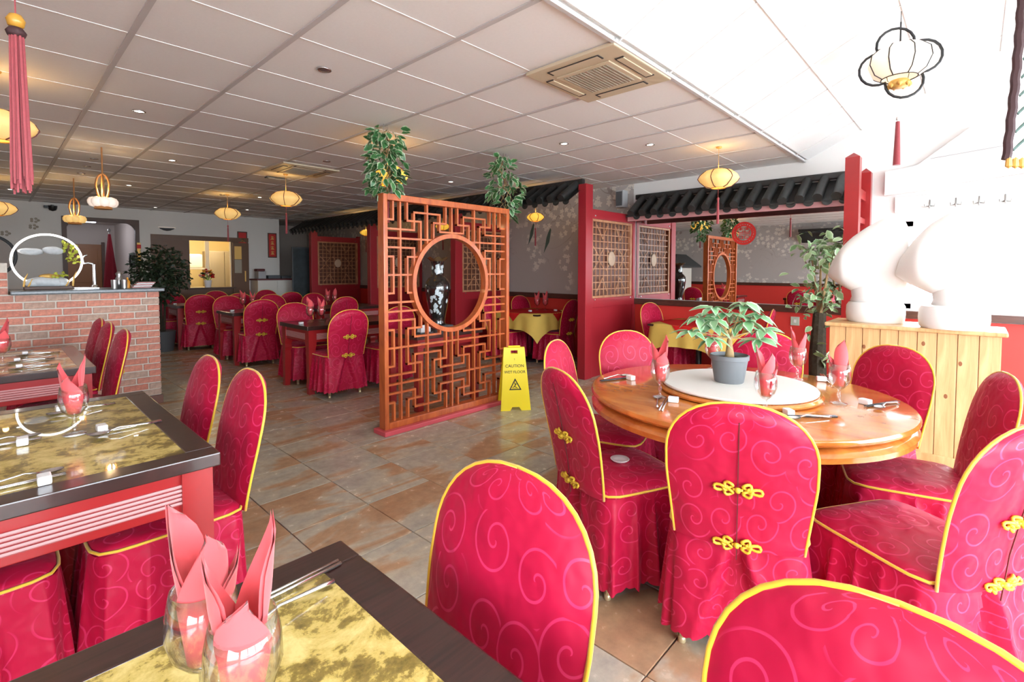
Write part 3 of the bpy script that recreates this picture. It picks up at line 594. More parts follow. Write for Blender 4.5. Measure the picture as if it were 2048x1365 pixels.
def chair(x, y, dx, dy, label, group=None):
    """x, y: where the top of the back stands; dx, dy: the way the chair faces"""
    l = sqrt(dx*dx+dy*dy); dx, dy = dx/l, dy/l
    t = thing('covered_chair', label, 'chair', (x+dx*.30, y+dy*.30, 0), face(dx, dy), group)
    for n in ('backrest', 'back_piping', 'seat', 'seat_piping', 'skirt'): inst(CM[n], n, t)
    inst(CM['back_seam'], 'back_seam', t)
    for z in (.455, .66): inst(CM['knot'], 'frog_knot', t, (0, CM['yb'](z)-.042, z), (radians(12), 0, 0))
    for sx in (-1, 1):
        for yy in (-.165, .20): inst(CM['leg'], 'leg', t, (sx*.178, yy, 0))
    return t
RC = Vector((2.65, .89)); G = 'red covered chairs'
for x, y, lab in ((2.37,1.86,'pink-lit red covered chair at the left back of the round table by the partition'), (3.09,1.80,'pink-lit red covered chair behind the round table in front of the gold tablecloth'),
        (3.72,1.06,'pink-lit red covered chair behind the round table right of the potted plant'), (3.55,.32,'pink-lit red covered chair in front of the pine cabinet'),
        (2.92,-.10,'red covered chair on the right of the round table turned sideways'), (2.02,-.13,'red covered chair at the right edge of the photo with scroll-patterned seat'),
        (1.67,.55,'red covered chair at the round table with its knotted back to the viewer'), (1.70,1.31,'red covered chair on the left of the round table seen from the side')):
    chair(x, y, RC.x-x, RC.y-y, lab, G)
chair(.775, .72, -1, .0, 'large foreground red covered chair in the middle at the near gold table', G)
chair(.79, .06, -1, .0, 'foreground red covered chair cut off by the bottom right edge', G)
for x, y, d, lab in ((.74,2.78,-1,'further of two red covered chairs at the right end of the left gold table'), (.76,2.27,-1,'nearer of two red covered chairs at the right end of the left gold table'),
        (-.43,2.25,1,'red covered chair on the far side of the left gold table, only its seat shows')):
    chair(x, y, d, 0, lab, G)
for y, lab in ((4.48,'nearest of three red covered chairs in front of the brick counter'), (5.15,'middle one of three red covered chairs in front of the brick counter'), (5.62,'furthest of three red covered chairs in front of the brick counter')): chair(.655, y, -1, 0, lab, G)
FAR = [(2.66,4.90,0,1,'red covered chair with gold knots and white feet, just left of the orange screen'), (3.30,4.92,0,1,'red covered chair behind the lower part of the orange screen'), (2.70,6.42,0,-1,'red covered chair on the far side of the near dining table beyond the floor'),
 (2.66,7.40,.05,1,'red covered chair with knots at the middle dining table of the far room'), (2.66,8.86,0,-1,'red covered chair on the far side of the middle dining table'), (3.32,8.80,0,-1,'red covered chair at the middle dining table, second from the aisle'),
 (2.47,9.62,.1,1,'red covered chair with knots at the furthest dining table near the brick counter'), (2.33,11.0,0,-1,'red covered chair behind the furthest table beside the dark tree'), (3.10,11.05,0,-1,'red covered chair below the kitchen hatch'), (3.08,9.66,0,1,'red covered chair at the furthest dining table below the flower vase'),
 (3.86,7.25,0,1,'red covered chair behind the knotted chair near the orange screen'), (4.03,8.75,0,-1,'red covered chair below the blackboard'), (3.95,9.50,0,1,'red covered chair below the cream counter, right one'), (3.98,10.85,0,-1,'red covered chair below the cream counter, left one'),
 (5.80,4.25,-.1,1,'red covered chair inside the near booth with its side to the viewer'), (5.45,5.55,0,-1,'red covered chair in the near booth half behind the orange screen post'), (6.08,5.55,0,-1,'red covered chair in the near booth against the blossom wallpaper'),
 (5.97,3.12,-.15,-1,'pink-lit red covered chair at the far side of the gold cloth table below the mirror'), (5.90,1.62,-.2,1,'dark red covered chair under the mirror beside the wall socket')]
for x, y, dx, dy, lab in FAR: chair(x, y, dx, dy, lab, G)

# ------------------------------------------------------------------ dining tables
def gold_table(label, x0, x1, y0, y1, inlay=True):
    t = thing('dining_table', label, 'table', (x0, y0, 0), 0, 'dark dining tables'); w, d = x1-x0, y1-y0; b = .085
    fr = MB().bbox(0, w, 0, b, .715, .76, .004).bbox(0, w, d-b, d, .715, .76, .004).bbox(0, b, b, d-b, .715, .76, .004).bbox(w-b, w, b, d-b, .715, .76, .004)
    fr.build('top_frame', M['darkwood'], t)
    MB().box(b-.004, w-b+.004, b-.004, d-b+.004, .72, .7585).build('top_inlay', M['inlay'] if inlay else M['darkwood'], t)
    for (a0, a1, c0, c1) in ((.09, w-.09, .035, .06), (.09, w-.09, d-.06, d-.035), (.035, .06, .09, d-.09), (w-.06, w-.035, .09, d-.09)):
        ap = MB().bbox(a0, a1, c0, c1, .575, .715, .003).build('apron', M['red'], t)
        rb = MB()
        for k in range(5):
            z = .61+.014*k
            if a1-a0 > c1-c0: yy = c0-.004 if c0 < d/2 else c1+.004; rb.tube([(a0, yy, z), (a1, yy, z)], .006, 5)
            else: xx = a0-.004 if a0 < w/2 else a1+.004; rb.tube([(xx, c0, z), (xx, c1, z)], .006, 5)
        rb.build('ribbed_moulding', M['rib'], ap)
    lp = [(.09,.715),(.09,.56),(.082,.52),(.074,.50),(.083,.46),(.070,.42),(.074,.36),(.064,.1),(.060,0)]
    for lx, sx in ((.02, 1), (w-.02, -1)):
        for ly, sy in ((.02, 1), (d-.02, -1)):
            lb = MB()
            vs = [(lx+sx*a*q[0], ly+sy*a*q[1], z) for a, z in lp for q in ((0,0),(1,0),(1,1),(0,1))]
            fs = []
            for i in range(len(lp)-1):
                for k in range(4):
                    f = (i*4+k, i*4+(k+1) % 4, i*4+4+(k+1) % 4, i*4+4+k); fs.append(f if sx*sy < 0 else f[::-1])
            lb.add(vs, fs+[(0,1,2,3), tuple(len(lp)*4-4+k for k in (3,2,1,0))])
            leg = lb.build('leg', M['red'], t)
            fl = MB()
            for k in range(3): fl.tube([(lx+sx*(.022+.016*k), ly-sy*.002, .05), (lx+sx*(.022+.016*k), ly-sy*.002, .44)], .004, 4)
            fl.build('fluting', M['red'], leg)
    return t
gold_table('near dining table with gold scenic inlay at the bottom of the photo', -.22, .545, -.19, 1.06)
gold_table('left dining table with gold scenic inlay and ribbed red apron', -.22, .53, 1.875, 3.13)
gold_table('dining table with gold inlay in front of the brick counter', -.22, .46, 4.13, 5.38)
gold_table('dark topped dining table nearest in the far room', 2.37, 3.62, 5.30, 6.05, False)
gold_table('dark topped dining table in the middle of the far room', 2.37, 3.62, 7.70, 8.45, False)
gold_table('dark topped dining table furthest back by the tree', 2.18, 3.43, 9.92, 10.67, False)
gold_table('dark topped dining table behind the left edge of the orange screen', 3.55, 4.75, 7.55, 8.30, False)
gold_table('dark topped dining table in front of the cream counter', 3.55, 4.75, 9.80, 10.55, False)
# round banquet table with turntable
t = thing('round_table', 'large round orange wood table with a moulded double edge', 'table', (RC.x, RC.y, 0))
R = .745
MB().lathe([(0,.715),(R-.05,.715),(R-.03,.72),(R-.012,.728),(R,.740),(R,.748),(R-.006,.757),(R-.02,.76),(0,.76)], 72, cap=False).build('table_top', M['rosewood'], t, smooth='auto')
MB().lathe([(R-.02,.66),(R-.004,.668),(R-.002,.69),(R-.014,.705),(R-.03,.715),(R-.08,.715),(R-.08,.66)], 72, cap=False).build('edge_moulding', M['rosewood'], t, smooth='auto')
MB().lathe([(.0,.715),(.10,.71),(.09,.62),(.06,.5),(.085,.35),(.10,.2),(.07,.12),(.20,.06),(.26,.02),(.26,0),(0,0)], 28, cap=False).build('pedestal', M['rosewood'], t, smooth='auto')
ls = thing('lazy_susan', 'white round turntable on a wooden base in the middle of the round table', 'turntable', (RC.x, RC.y, .76))
MB().lathe([(0,0),(.36,0),(.385,.006),(.39,.016),(.38,.026),(0,.026)], 64, cap=False).build('base', M['rosewood'], ls, smooth='auto')
MB().lathe([(0,.026),(.355,.026),(.368,.030),(.370,.036),(.366,.042),(0,.042)], 64, cap=False).build('turntable_top', M['susan'], ls, smooth='auto')
# small tables under gold cloths with a red topper
def cloth_table(label, x, y, rz, w=.44, drop=.24):
    t = thing('cloth_table', label, 'table', (x, y, 0), rz, 'booth tables')
    MB().bbox(-w, w, -w, w, .725, .75, .006).build('table_top', M['darkwood'], t)
    MB().lathe([(.0,.725),(.06,.72),(.035,.68),(.032,.1),(.05,.05),(.2,.02),(.2,0),(0,0)], 16, cap=False).build('pedestal', M['black'], t, smooth='auto')
    def cl(ww, dr, z0, name, m, lab, rot, amp):
        def f(u, v):
            a = 2*pi*u; c, s_ = cos(a), sin(a); k = (abs(c)**8+abs(s_)**8)**(-1/8)
            if v < .5: r_ = v*2*ww; return (c*k*r_, s_*k*r_, z0)
            q_ = (v-.5)*2; cor = (1/max(abs(c), abs(s_))-1)/.414
            rr = ww+.006+.03*q_+amp*q_*sin(a*14); d = dr*(1+.75*cor**2)*q_
            return (c*k*rr, s_*k*rr, z0-d)
        o = MB().grid(f, 96, 10, wrapu=True).build(name, m, None, True); o.location = (x, y, 0); o.rotation_euler = (0, 0, rz+rot); return o
    tag(cl(w+.004, drop, .753, 'tablecloth', M['cloth'], '', 0, .014), 'gold cloth draped over the '+label, 'tablecloth', 'gold tablecloths')
    o = MB()
    # red diamond topper: corners hang over the table edges
    q = w*1.32
    def f(u, v):
        a, b_ = (u-.5)*2, (v-.5)*2; X, Y = (a-b_)/2*q, (a+b_)/2*q
        ex = max(0, abs(X)-w-.012); ey = max(0, abs(Y)-w-.012)
        return (max(-w-.03, min(w+.03, X)), max(-w-.03, min(w+.03, Y)), .757-ex-ey)
    o = o.grid(f, 24, 24).build('table_topper', M['clothr'], None, True); o.location = (x, y, 0); o.rotation_euler = (0, 0, rz)
    tag(o, 'red diamond topper over the '+label, 'tablecloth', 'red table toppers')
cloth_table('booth table below the mirror', 5.78, 2.38, 0)
cloth_table('booth table beyond the red partition', 5.72, 4.92, 0)

# ------------------------------------------------------------------ orange fretwork screen with round opening
SX0, SX1, SY = 2.235, 3.735, 3.6
sc_ = thing('fretwork_screen', 'tall orange fretwork screen with a round opening on a pink plinth', 'screen', (SX0, SY, 0)); SW = SX1-SX0
MB().bbox(-.03, SW+.03, -.09, .09, 0, .04, .006).build('plinth', M['plinth'], sc_)
MB().bbox(0, .04, -.045, .045, .04, 2.02, .005).build('stile', M['screenw'], sc_); MB().bbox(SW-.04, SW, -.045, .045, .04, 2.02, .005).build('stile', M['screenw'], sc_)
MB().bbox(.04, SW-.04, -.045, .045, 1.966, 2.02, .005).build('top_rail', M['screenw'], sc_); MB().bbox(.04, SW-.04, -.045, .045, .04, .096, .005).build('bottom_rail', M['screenw'], sc_)
UC = (SW-.08)/20; UR = (1.966-.096)/24; CX, CZ, CR = .04+10*UC, 1.263, .44
ring = MB(); n = 72
for k in range(n):
    a0, a1 = 2*pi*k/n, 2*pi*(k+1)/n
    vs = [(CX+r_*cos(a), y_, CZ+r_*sin(a)) for a in (a0, a1) for r_, y_ in ((CR-.022, -.035), (CR+.018, -.035), (CR+.018, .035), (CR-.022, .035))]
    ring.add(vs, [(0,4,5,1), (1,5,6,2), (2,6,7,3), (3,7,4,0)])
ring.build('round_frame', M['screenw'], sc_, smooth='auto')
def PL(*p): return [(p[i]+p[i+1]) for i in range(len(p)-1)]
seg = []
seg += PL((1,0),(1,2),(0,2)) + PL((2,0),(2,24)) + PL((3,0),(3,2),(5,2),(5,12)) + PL((4,1),(8,1),(8,3),(10,3)) + PL((4,1),(4,3),(0,3))
seg += PL((6,0),(6,12)) + PL((9,0),(9,2),(7,2),(7,12)) + PL((10,0),(10,12)) + PL((0,4),(10,4))
seg += PL((0,5),(4,5),(4,9)) + PL((0,6),(1,6),(1,10),(0,10)) + PL((10,6),(3,6),(3,10),(10,10)) + PL((0,8),(10,8)) + PL((0,11),(10,11)) + PL((0,12),(10,12))
seg += PL((0,16),(10,16)) + PL((0,20),(10,20)) + PL((0,14),(1,14),(1,18),(0,18)) + PL((0,13),(4,13),(4,15),(8,15),(8,12)) + PL((5,9),(5,14),(3,14),(3,18),(5,18),(5,22),(3,22),(3,24))
seg += PL((0,19),(4,19),(4,17),(8,17),(8,19),(10,19)) + PL((9,12),(9,18),(7,18),(7,22),(9,22),(9,24)) + PL((6,12),(6,24)) + PL((10,12),(10,24)) + PL((0,21),(4,21),(4,23),(8,23),(8,21),(10,21)) + PL((0,22),(1,22),(1,24))
def clip_out(a, b):
    # keep what lies outside the round frame (segments start outside or cross once or twice)
    pts = [Vector(a).lerp(Vector(b), k/60) for k in range(61)]; runs = []; cur = []
    for p in pts:
        if (p-Vector((CX, CZ))).length > CR+.005: cur.append(p)
        elif cur: runs.append((cur[0], cur[-1])); cur = []
    if cur: runs.append((cur[0], cur[-1]))
    return [r_ for r_ in runs if (r_[0]-r_[1]).length > .02]
done = set()
for a, b, c, d in seg:
    for mx in (0, 1):
        x0, x1 = (20-a, 20-c) if mx else (a, c)
        key = (min(x0, x1), max(x0, x1), min(b, d), max(b, d))
        if key in done: continue
        done.add(key)
        for p, q_ in clip_out((.04+x0*UC, 1.966-b*UR), (.04+x1*UC, 1.966-d*UR)):
            vert = abs(p.x-q_.x) < 1e-4; h = .0085
            if vert: bb = (p.x-h, p.x+h, -.018, .018, min(p.y, q_.y)-h, max(p.y, q_.y)+h)
            else: bb = (min(p.x, q_.x)-h, max(p.x, q_.x)+h, -.0175, .0175, p.y-h*.98, p.y+h*.98)
            MB().box(*bb).build('fret_bar', M['screenw'], sc_)

# ------------------------------------------------------------------ foliage helpers
def leaf_mesh(name, l, w, m, fold=.25, droop=.25):
    b = MB(); vs, uv = [], []
    for i, (t_, ww) in enumerate(((0, .06), (.25, .8), (.55, 1), (.82, .55), (1, .03))):
        for s_ in (-1, 0, 1): vs.append((s_*w*.5*ww, l*t_, -droop*l*t_*t_+abs(s_)*fold*w*.5*ww)); uv.append((.5+.5*s_, t_))
    b.add(vs, [(i*3+k, i*3+k+1, i*3+4+k, i*3+3+k) for i in range(4) for k in (0, 1)], uv)
    return b.mesh(name, m, True)
ivy_me = [leaf_mesh('leaf', .085, .060, M['ivy']), leaf_mesh('leaf', .068, .048, M['ivy'], .1, .5)]
def aim(p, d, roll=0):
    d = Vector(d).normalized(); q_ = d.to_track_quat('Y', 'Z'); e = (q_ @ Matrix.Rotation(roll, 3, 'Y').to_quaternion()).to_euler(); return e
def ivy(label, x, y, ztop, zbot, prof, nleaf, seed):
    rnd = random.Random(seed); t = thing('hanging_ivy', label, 'plant', (x, y, 0), 0, 'hanging ivy')
    for dx in (-.02, .02): MB().tube([(dx, 0, CEIL+.0), (dx, 0, ztop-.1)], .003, 4).build('hanging_chain', M['steel'], t)
    for k in range(4):
        pts = [(rnd.uniform(-.05,.05)+prof(j/10)[0], rnd.uniform(-.05,.05), ztop+(zbot-ztop)*j/10) for j in range(11)]
        MB().tube(pts, .004, 5).build('vine', M['stem'], t)
    for k in range(nleaf):
        s_ = rnd.random(); cx, r_ = prof(s_); a = rnd.uniform(0, 2*pi); rr = r_*sqrt(rnd.uniform(.15, 1))
        p = (cx+rr*cos(a), rr*sin(a)*.8, ztop+(zbot-ztop)*s_+rnd.uniform(-.03, .03))
        inst(ivy_me[k % 2], 'leaf', t, p, aim(p, (cos(a)+rnd.uniform(-.5,.5), sin(a)+rnd.uniform(-.5,.5), rnd.uniform(-1.3,.5)), rnd.uniform(-1, 1)), [rnd.uniform(.75, 1.25)]*3)
    return t
ivy('thick hanging ivy above the left end of the orange screen', 2.33, 3.66, 2.56, 2.03, lambda s_: (.02-.03*s_, .10+.06*sin(pi*min(1, s_*1.1))*s_+.03), 240, 3)
ivy('hanging ivy trailing over the right end of the orange screen', 3.77, 3.66, 2.56, 1.93, lambda s_: (-.02+.06*s_, .07+.14*sin(pi*s_)*(1 if s_ < .75 else .5)), 190, 5)

# vase on a red console behind the screen
ct_ = thing('console_table', 'small red console table with a dark top behind the orange screen', 'table', (2.78, 3.86, 0))
MB().bbox(0, .86, 0, .60, .71, .75, .006).build('table_top', M['darkwood'], ct_); MB().bbox(.03, .83, .03, .57, .62, .71, .004).build('apron', M['red'], ct_)
for lx in (.03, .76):
    for ly in (.03, .50): MB().bbox(lx, lx+.07, ly, ly+.07, 0, .62, .005).build('leg', M['red'], ct_)
vs_ = thing('lacquer_vase', 'black lacquer vase with pale inlaid figures seen through the round opening', 'vase', (3.36, 4.28, .75))
MB().bbox(-.12, .12, -.12, .12, 0, .035, .006).build('stand', M['dgrey'], vs_)
prof = [(0,.035),(.082,.035),(.085,.05),(.078,.07),(.085,.13),(.11,.25),(.130,.36),(.138,.44),(.130,.50),(.10,.545),(.072,.565),(.070,.60),(.066,.69),(.075,.73)]
MB().lathe(prof, 32, cap=False).build('body', M['vase'], vs_, smooth=True)
rim = MB()
def rf(u, v): a = 2*pi*u; r_ = .075+v*(.045+.012*sin(8*a)); return (r_*cos(a), r_*sin(a), .73+.035*v+.012*v*sin(8*a))
rim.grid(rf, 48, 4, wrapu=True); rim.grid(lambda u, v: tuple(c*(.96 if i < 2 else 1) for i, c in enumerate(rf(u, v))), 48, 4, wrapu=True, flip=True); rim.build('frilled_rim', M['vaseg'], vs_, smooth=True)
rnd = random.Random(4)
def rad(z):
    for (r0_, z0_), (r1_, z1_) in zip(prof, prof[1:]):
        if z0_ <= z <= z1_ and z1_ > z0_: return r0_+(r1_-r0_)*(z-z0_)/(z1_-z0_)
    return .07
inl = MB()
for k in range(46):
    band = rnd.random() < .25; z = rnd.uniform(.61, .68) if band else rnd.uniform(.16, .42); a = -2.35+rnd.gauss(0, .55 if not band else .5); s_ = rnd.uniform(.012, .026)
    m_ = 7; ring_ = []
    for q_ in range(m_):
        w_ = s_*rnd.uniform(.4, 1.1); zz = z+w_*1.3*sin(2*pi*q_/m_); aa = a+w_*cos(2*pi*q_/m_)/rad(z); r_ = rad(zz)+.0015; ring_.append((r_*cos(aa), r_*sin(aa), zz))
    inl.add([((rad(z)+.003)*cos(a), (rad(z)+.003)*sin(a), z)]+ring_, [(0, 1+q_, 1+(q_+1) % m_) for q_ in range(m_)])
tag(inl.build('inlaid_figures', M['pearl'], vs_), label='pale mother of pearl figures', kind='stuff')
inc = thing('napkin_holder', 'white folded paper stack on the console behind the screen', 'napkins', (2.98, 4.02, .75))
MB().bbox(-.08, .08, -.05, .05, 0, .012, .003).build('tray', M['dgrey'], inc)
for k in range(4): MB().bbox(-.06, .06, -.034+k*.017, -.020+k*.017, .012, .085-.006*k, .004).build('napkin', M['porcelain'], inc)

# wet floor sign
sg = thing('wet_floor_sign', 'yellow folding wet floor caution sign beside the orange screen', 'sign', (3.60, 3.36, 0), radians(-38))
def board(y_s):
    b = MB(); t_ = .012
    outer = [(-.15,0),(-.055,0),(-.035,.035),(.035,.035),(.055,0),(.15,0),(.105,.62),(-.105,.62)]
    hole = [(-.035,.555),(.035,.555),(.035,.59),(-.035,.59)]
    vs = []
    for yy in (0, t_): vs += [(x, yy, z) for x, z in outer]+[(x, yy, z) for x, z in hole]
    f = []
    for o_ in (0, 12):
        F = [(0,1,2,3), (0,3,8), (3,4,5), (3,5,9), (3,9,8), (5,6,9), (6,10,9), (6,7,10), (7,11,10), (7,0,11), (0,8,11)]
        F = [(0,1,2),(0,2,8),(2,3,9),(2,9,8),(3,4,5),(3,5,9),(5,6,9),(6,10,9),(6,7,11),(6,11,10),(7,0,8),(7,8,11)]
        f += [tuple(i+o_ for i in (q_ if o_ == 0 else q_[::-1])) for q_ in F]
    f += [(i, i+12, (i+1) % 8+12, (i+1) % 8) for i in range(8)]+[(8+i, 8+(i+1) % 4, 20+(i+1) % 4, 20+i) for i in range(4)]
    b.add(vs, f); return b
fb = board(0).build('front_board', M['yellow'], sg, loc=(0, -.13, 0), rot=(radians(-11.5), 0, 0)); bb_ = board(1).build('rear_board', M['yellow'], sg, loc=(0, .13, 0), rot=(radians(11.5), 0, pi*0))
MB().tube([(-.06, -.004, .615), (.06, -.004, .615)], .012, 8).build('hinge', M['yellow'], sg)
for txt, z, s_ in (('CAUTION', .435, .042), ('WET FLOOR', .375, .038), ('!', .50, .03)):
    me = textmesh(txt, s_); me.materials.clear(); me.materials.append(M['ink']); o = inst(me, 'lettering', fb, (0, -.0015, z), (pi/2, 0, 0))
tri = MB()
T3 = [(-.062, .20), (.062, .20), (0, .315)]; T2 = [(-.045, .21), (.045, .21), (0, .293)]
tri.add([(x, -.001, z) for x, z in T3]+[(x, -.001, z) for x, z in T2], [(0,1,4,3), (1,2,5,4), (2,0,3,5)])
tri.tube([(-.004, -.001, .268), (.004, -.001, .248)], .005, 5).tube([(.004, -.001, .250), (-.012, -.001, .232)], .004, 5).tube([(-.012, -.001, .232), (-.028, -.001, .222)], .003, 5).tube([(-.006, -.001, .236), (.020, -.001, .220)], .003, 5).tube([(0, -.001, .256), (.022, -.001, .262)], .003, 5).tube([(-.03, -.001, .216), (.03, -.001, .216)], .0015, 4)
tri.lathe([(0, -.006), (.006, 0), (0, .006)], 8, c=(-.007, -.001, .278), cap=False)
tri.build('warning_triangle', M['ink'], fb)

# ------------------------------------------------------------------ brick bar counter
bc = thing('brick_counter', 'brick bar counter with a grey granite top', 'counter', (0, 6.14, 0)); CX0, CX1, CH = .12, 1.20, 1.16
MB().box(-1.6, CX1-.004, .012, .55, 0, CH).build('core', M['mortar'], bc)
MB().bbox(CX0, CX1+.04, -.05, .60, CH, CH+.035, .008).build('worktop', M['granite'], bc)
MB().bbox(-1.6, CX1+.012, -.012, .02, 0, .085, .004).build('plinth', M['latback'], bc)
BL, BH, J = .200, .0552, .012
bme = [MB().bbox(0, BL*f_, 0, .03, 0, BH, .004).mesh('brick', M['brick']) for f_ in (1, .5, .72)]
rnd = random.Random(11)
z = .085+J/2; row = 0   # sixteen courses under the worktop, more on the chimney breast at the left
def hump(x): return 1.16 if x > .12 else min(1.50, 1.16+.27*min(1, (.14-x)/.12)**.7)
while z+BH < 1.52:
    x = CX1 if z+BH < 1.165 else .108; k = 0
    while x > -.75:
        f_ = 1 if not (row % 2 and k == 0) else .5
        if rnd.random() < .12 and f_ == 1: f_ = .72
        i = {1: 0, .5: 1, .72: 2}[f_]; x -= BL*f_
        if z+BH < 1.165 or z+BH < 1.46-max(0, x+BL*f_)*.9: inst(bme[i], 'brick', bc, (x, rnd.uniform(-.004, .002), z+rnd.uniform(-.001, .001)), (rnd.uniform(-.006,.006), 0, 0))
        x -= J; k += 1
    z += BH+J; row += 1
MB().box(-1.6, .11, .012, .5, 1.16, 1.44).build('chimney_breast', M['mortar'], bc)
hd = tag(MB().add([(-1.7,-.10,1.44),(.08,-.10,1.44),(.08,.6,1.44),(-1.7,.6,1.44),(-1.1,.12,1.78),(-.5,.12,1.78),(-.5,.42,1.78),(-1.1,.42,1.78),(-1.7,-.10,1.40),(.08,-.10,1.40),(.08,.6,1.40),(-1.7,.6,1.40)],
   [(0,1,5,4),(1,2,6,5),(2,3,7,6),(3,0,4,7),(4,5,6,7),(8,9,1,0),(9,10,2,1),(10,11,3,2),(11,8,0,3),(11,10,9,8)]).build('hood', M['rooft'], bc, loc=(-.35, 0, .06)), label='dark hood')
CT = CH+.035
# oval ring-light ornament with rockery
ro = thing('ring_ornament', 'oval light ring with a miniature rock garden on the brick counter', 'ornament', (.385, 6.40, CT))
MB().bbox(-.17, .17, -.06, .06, .0, .03, .008).build('tray', M['brown'], ro)
MB().tube([(.245*sin(a), 0, .275-.245*cos(a)*1.0) for a in [radians(22+316*k/60) for k in range(61)]], .0085, 8).build('light_ring', M['ringl'], ro, smooth=True)
rk = MB(); rnd = random.Random(2)
def rockf(cx, cz, w, h, d, seed):
    r_ = random.Random(seed); ph = [r_.uniform(0, 6) for _ in range(4)]
    def f(u, v):
        a, b_ = 2*pi*u, pi*(v-.5); k = 1+.16*sin(3*a+ph[0])*cos(2*b_+ph[1])+.1*sin(5*a+ph[2])
        return (cx+w*cos(a)*cos(b_)*k, d*sin(a)*cos(b_)*k, max(.03, cz+h*sin(b_)*k))
    return f
for q_ in ((-.02,.07,.15,.05,.05,1), (.09,.06,.06,.05,.04,2), (-.11,.06,.05,.04,.04,3)): rk.grid(rockf(*q_), 14, 8, wrapu=True)
rk.build('rock', M['rock'], ro, smooth=True)
for i, q_ in enumerate(((-.11,.355,.085,.03,.03,5), (.04,.37,.075,.035,.03,6))): MB().grid(rockf(*q_), 14, 8, wrapu=True).build('upper_rock', M['rock'], ro, smooth=True)
MB().grid(rockf(.0,.125,.07,.022,.035,8), 12, 6, wrapu=True).build('gold_mountain', M['goldp'], ro, smooth=True)
for i in range(60):
    a = rnd.uniform(.2, 1.15); r_ = rnd.uniform(.14, .235); p = (r_*sin(a*1.25+.35), rnd.uniform(-.03, .03), .29+r_*cos(a*1.25+.35))
    inst(leaf_mesh('foliage_leaf', .035, .028, M['lime' if rnd.random() < .6 else 'green']) if i < 2 else bpy.data.meshes['foliage_leaf'] if rnd.random() < .6 else bpy.data.meshes.get('foliage_leaf.001', bpy.data.meshes['foliage_leaf']), 'foliage_leaf', ro, p, (rnd.uniform(-2, 2), rnd.uniform(-2, 2), rnd.uniform(-2, 2)))
for i in range(16):
    p = (rnd.uniform(.03, .14), rnd.uniform(-.04, .02), rnd.uniform(.10, .16)); inst(bpy.data.meshes['foliage_leaf'], 'foliage_leaf', ro, p, (rnd.uniform(-2, 2), rnd.uniform(-2, 2), rnd.uniform(-2, 2)))
for i, (x, z) in enumerate(((-.17,.10), (-.14,.05), (.12,.05), (.17,.12))): MB().tube([(x, -.03, .03), (x+.01, -.03, z), (x+.03, -.03, z+.05)], [.008,.007,.003], 6).build('golden_coral', M['goldp'], ro)
# beer tap
bt = thing('beer_tap', 'chrome swan neck beer tap on a drip tray', 'tap', (.72, 6.40, CT))
MB().bbox(-.16, .03, -.06, .06, 0, .014, .004).build('drip_tray', M['steel'], bt)
MB().lathe([(0,.014),(.028,.014),(.026,.03),(.016,.04),(.014,.2),(.016,.24),(0,.245)], 14, cap=False).build('column', M['steel'], bt, smooth='auto')
MB().tube([(0,0,.22),(-.01,0,.245),(-.04,0,.255),(-.075,0,.25),(-.08,0,.27),(-.083,0,.30),(-.07,0,.325),(-.05,0,.33)], [.012,.012,.011,.010,.006,.006,.006,.009], 8).build('spout', M['steel'], bt, smooth=True)
def bottle(name, label, x, y, h, r_, m, cap):
    t = thing(name, label, 'bottle', (x, y, CT)); MB().lathe([(0,0),(r_,0),(r_,h*.55),(r_*.8,h*.64),(r_*.36,h*.76),(r_*.34,h*.95),(0,h*.95)], 14, cap=False).build('body', m, t, smooth='auto'); MB().lathe([(0,h*.94),(r_*.42,h*.94),(r_*.42,h),(0,h)], 12, cap=False).build('cap', cap, t, smooth='auto')
bottle('sauce_bottle', 'small orange labelled bottle on the brick counter', .985, 6.42, .115, .022, M['orange'], M['dgrey'])
sk = thing('cocktail_shaker', 'pewter jug with small handles among the counter items', 'jug', (.915, 6.42, CT)); MB().lathe([(0,0),(.03,0),(.034,.05),(.03,.10),(.02,.12),(.03,.145),(.016,.165),(0,.17)], 16, cap=False).build('body', M['silver'], sk, smooth=True); MB().tube([(.03,0,.09),(.055,0,.08),(.05,0,.04),(.033,0,.035)], .004, 5).build('handle', M['silver'], sk)
for i, (x, lab) in enumerate(((.865, 'left upturned tumbler beside the pewter jug'), (.945, 'right upturned tumbler beside the pewter jug'))):
    tag(MB().lathe([(.024,0),(.028,.085),(.026,.085),(.022,.006),(0,.006)], 16, cap=False).build('tumbler', M['silver'], None, 'auto', (x, 6.34, CT)), lab, 'glass', 'tumblers on the counter')
np_ = thing('napkin_stack', 'stack of pink and white paper napkins at the end of the brick counter', 'napkins', (1.09, 6.42, CT))
for k in range(5): MB().bbox(-.075+.012*k, .085+.01*k, -.06, .06, .012*k, .012*k+.010, .003).build('napkin', M['porcelain'] if k % 2 else M['pink'], np_)

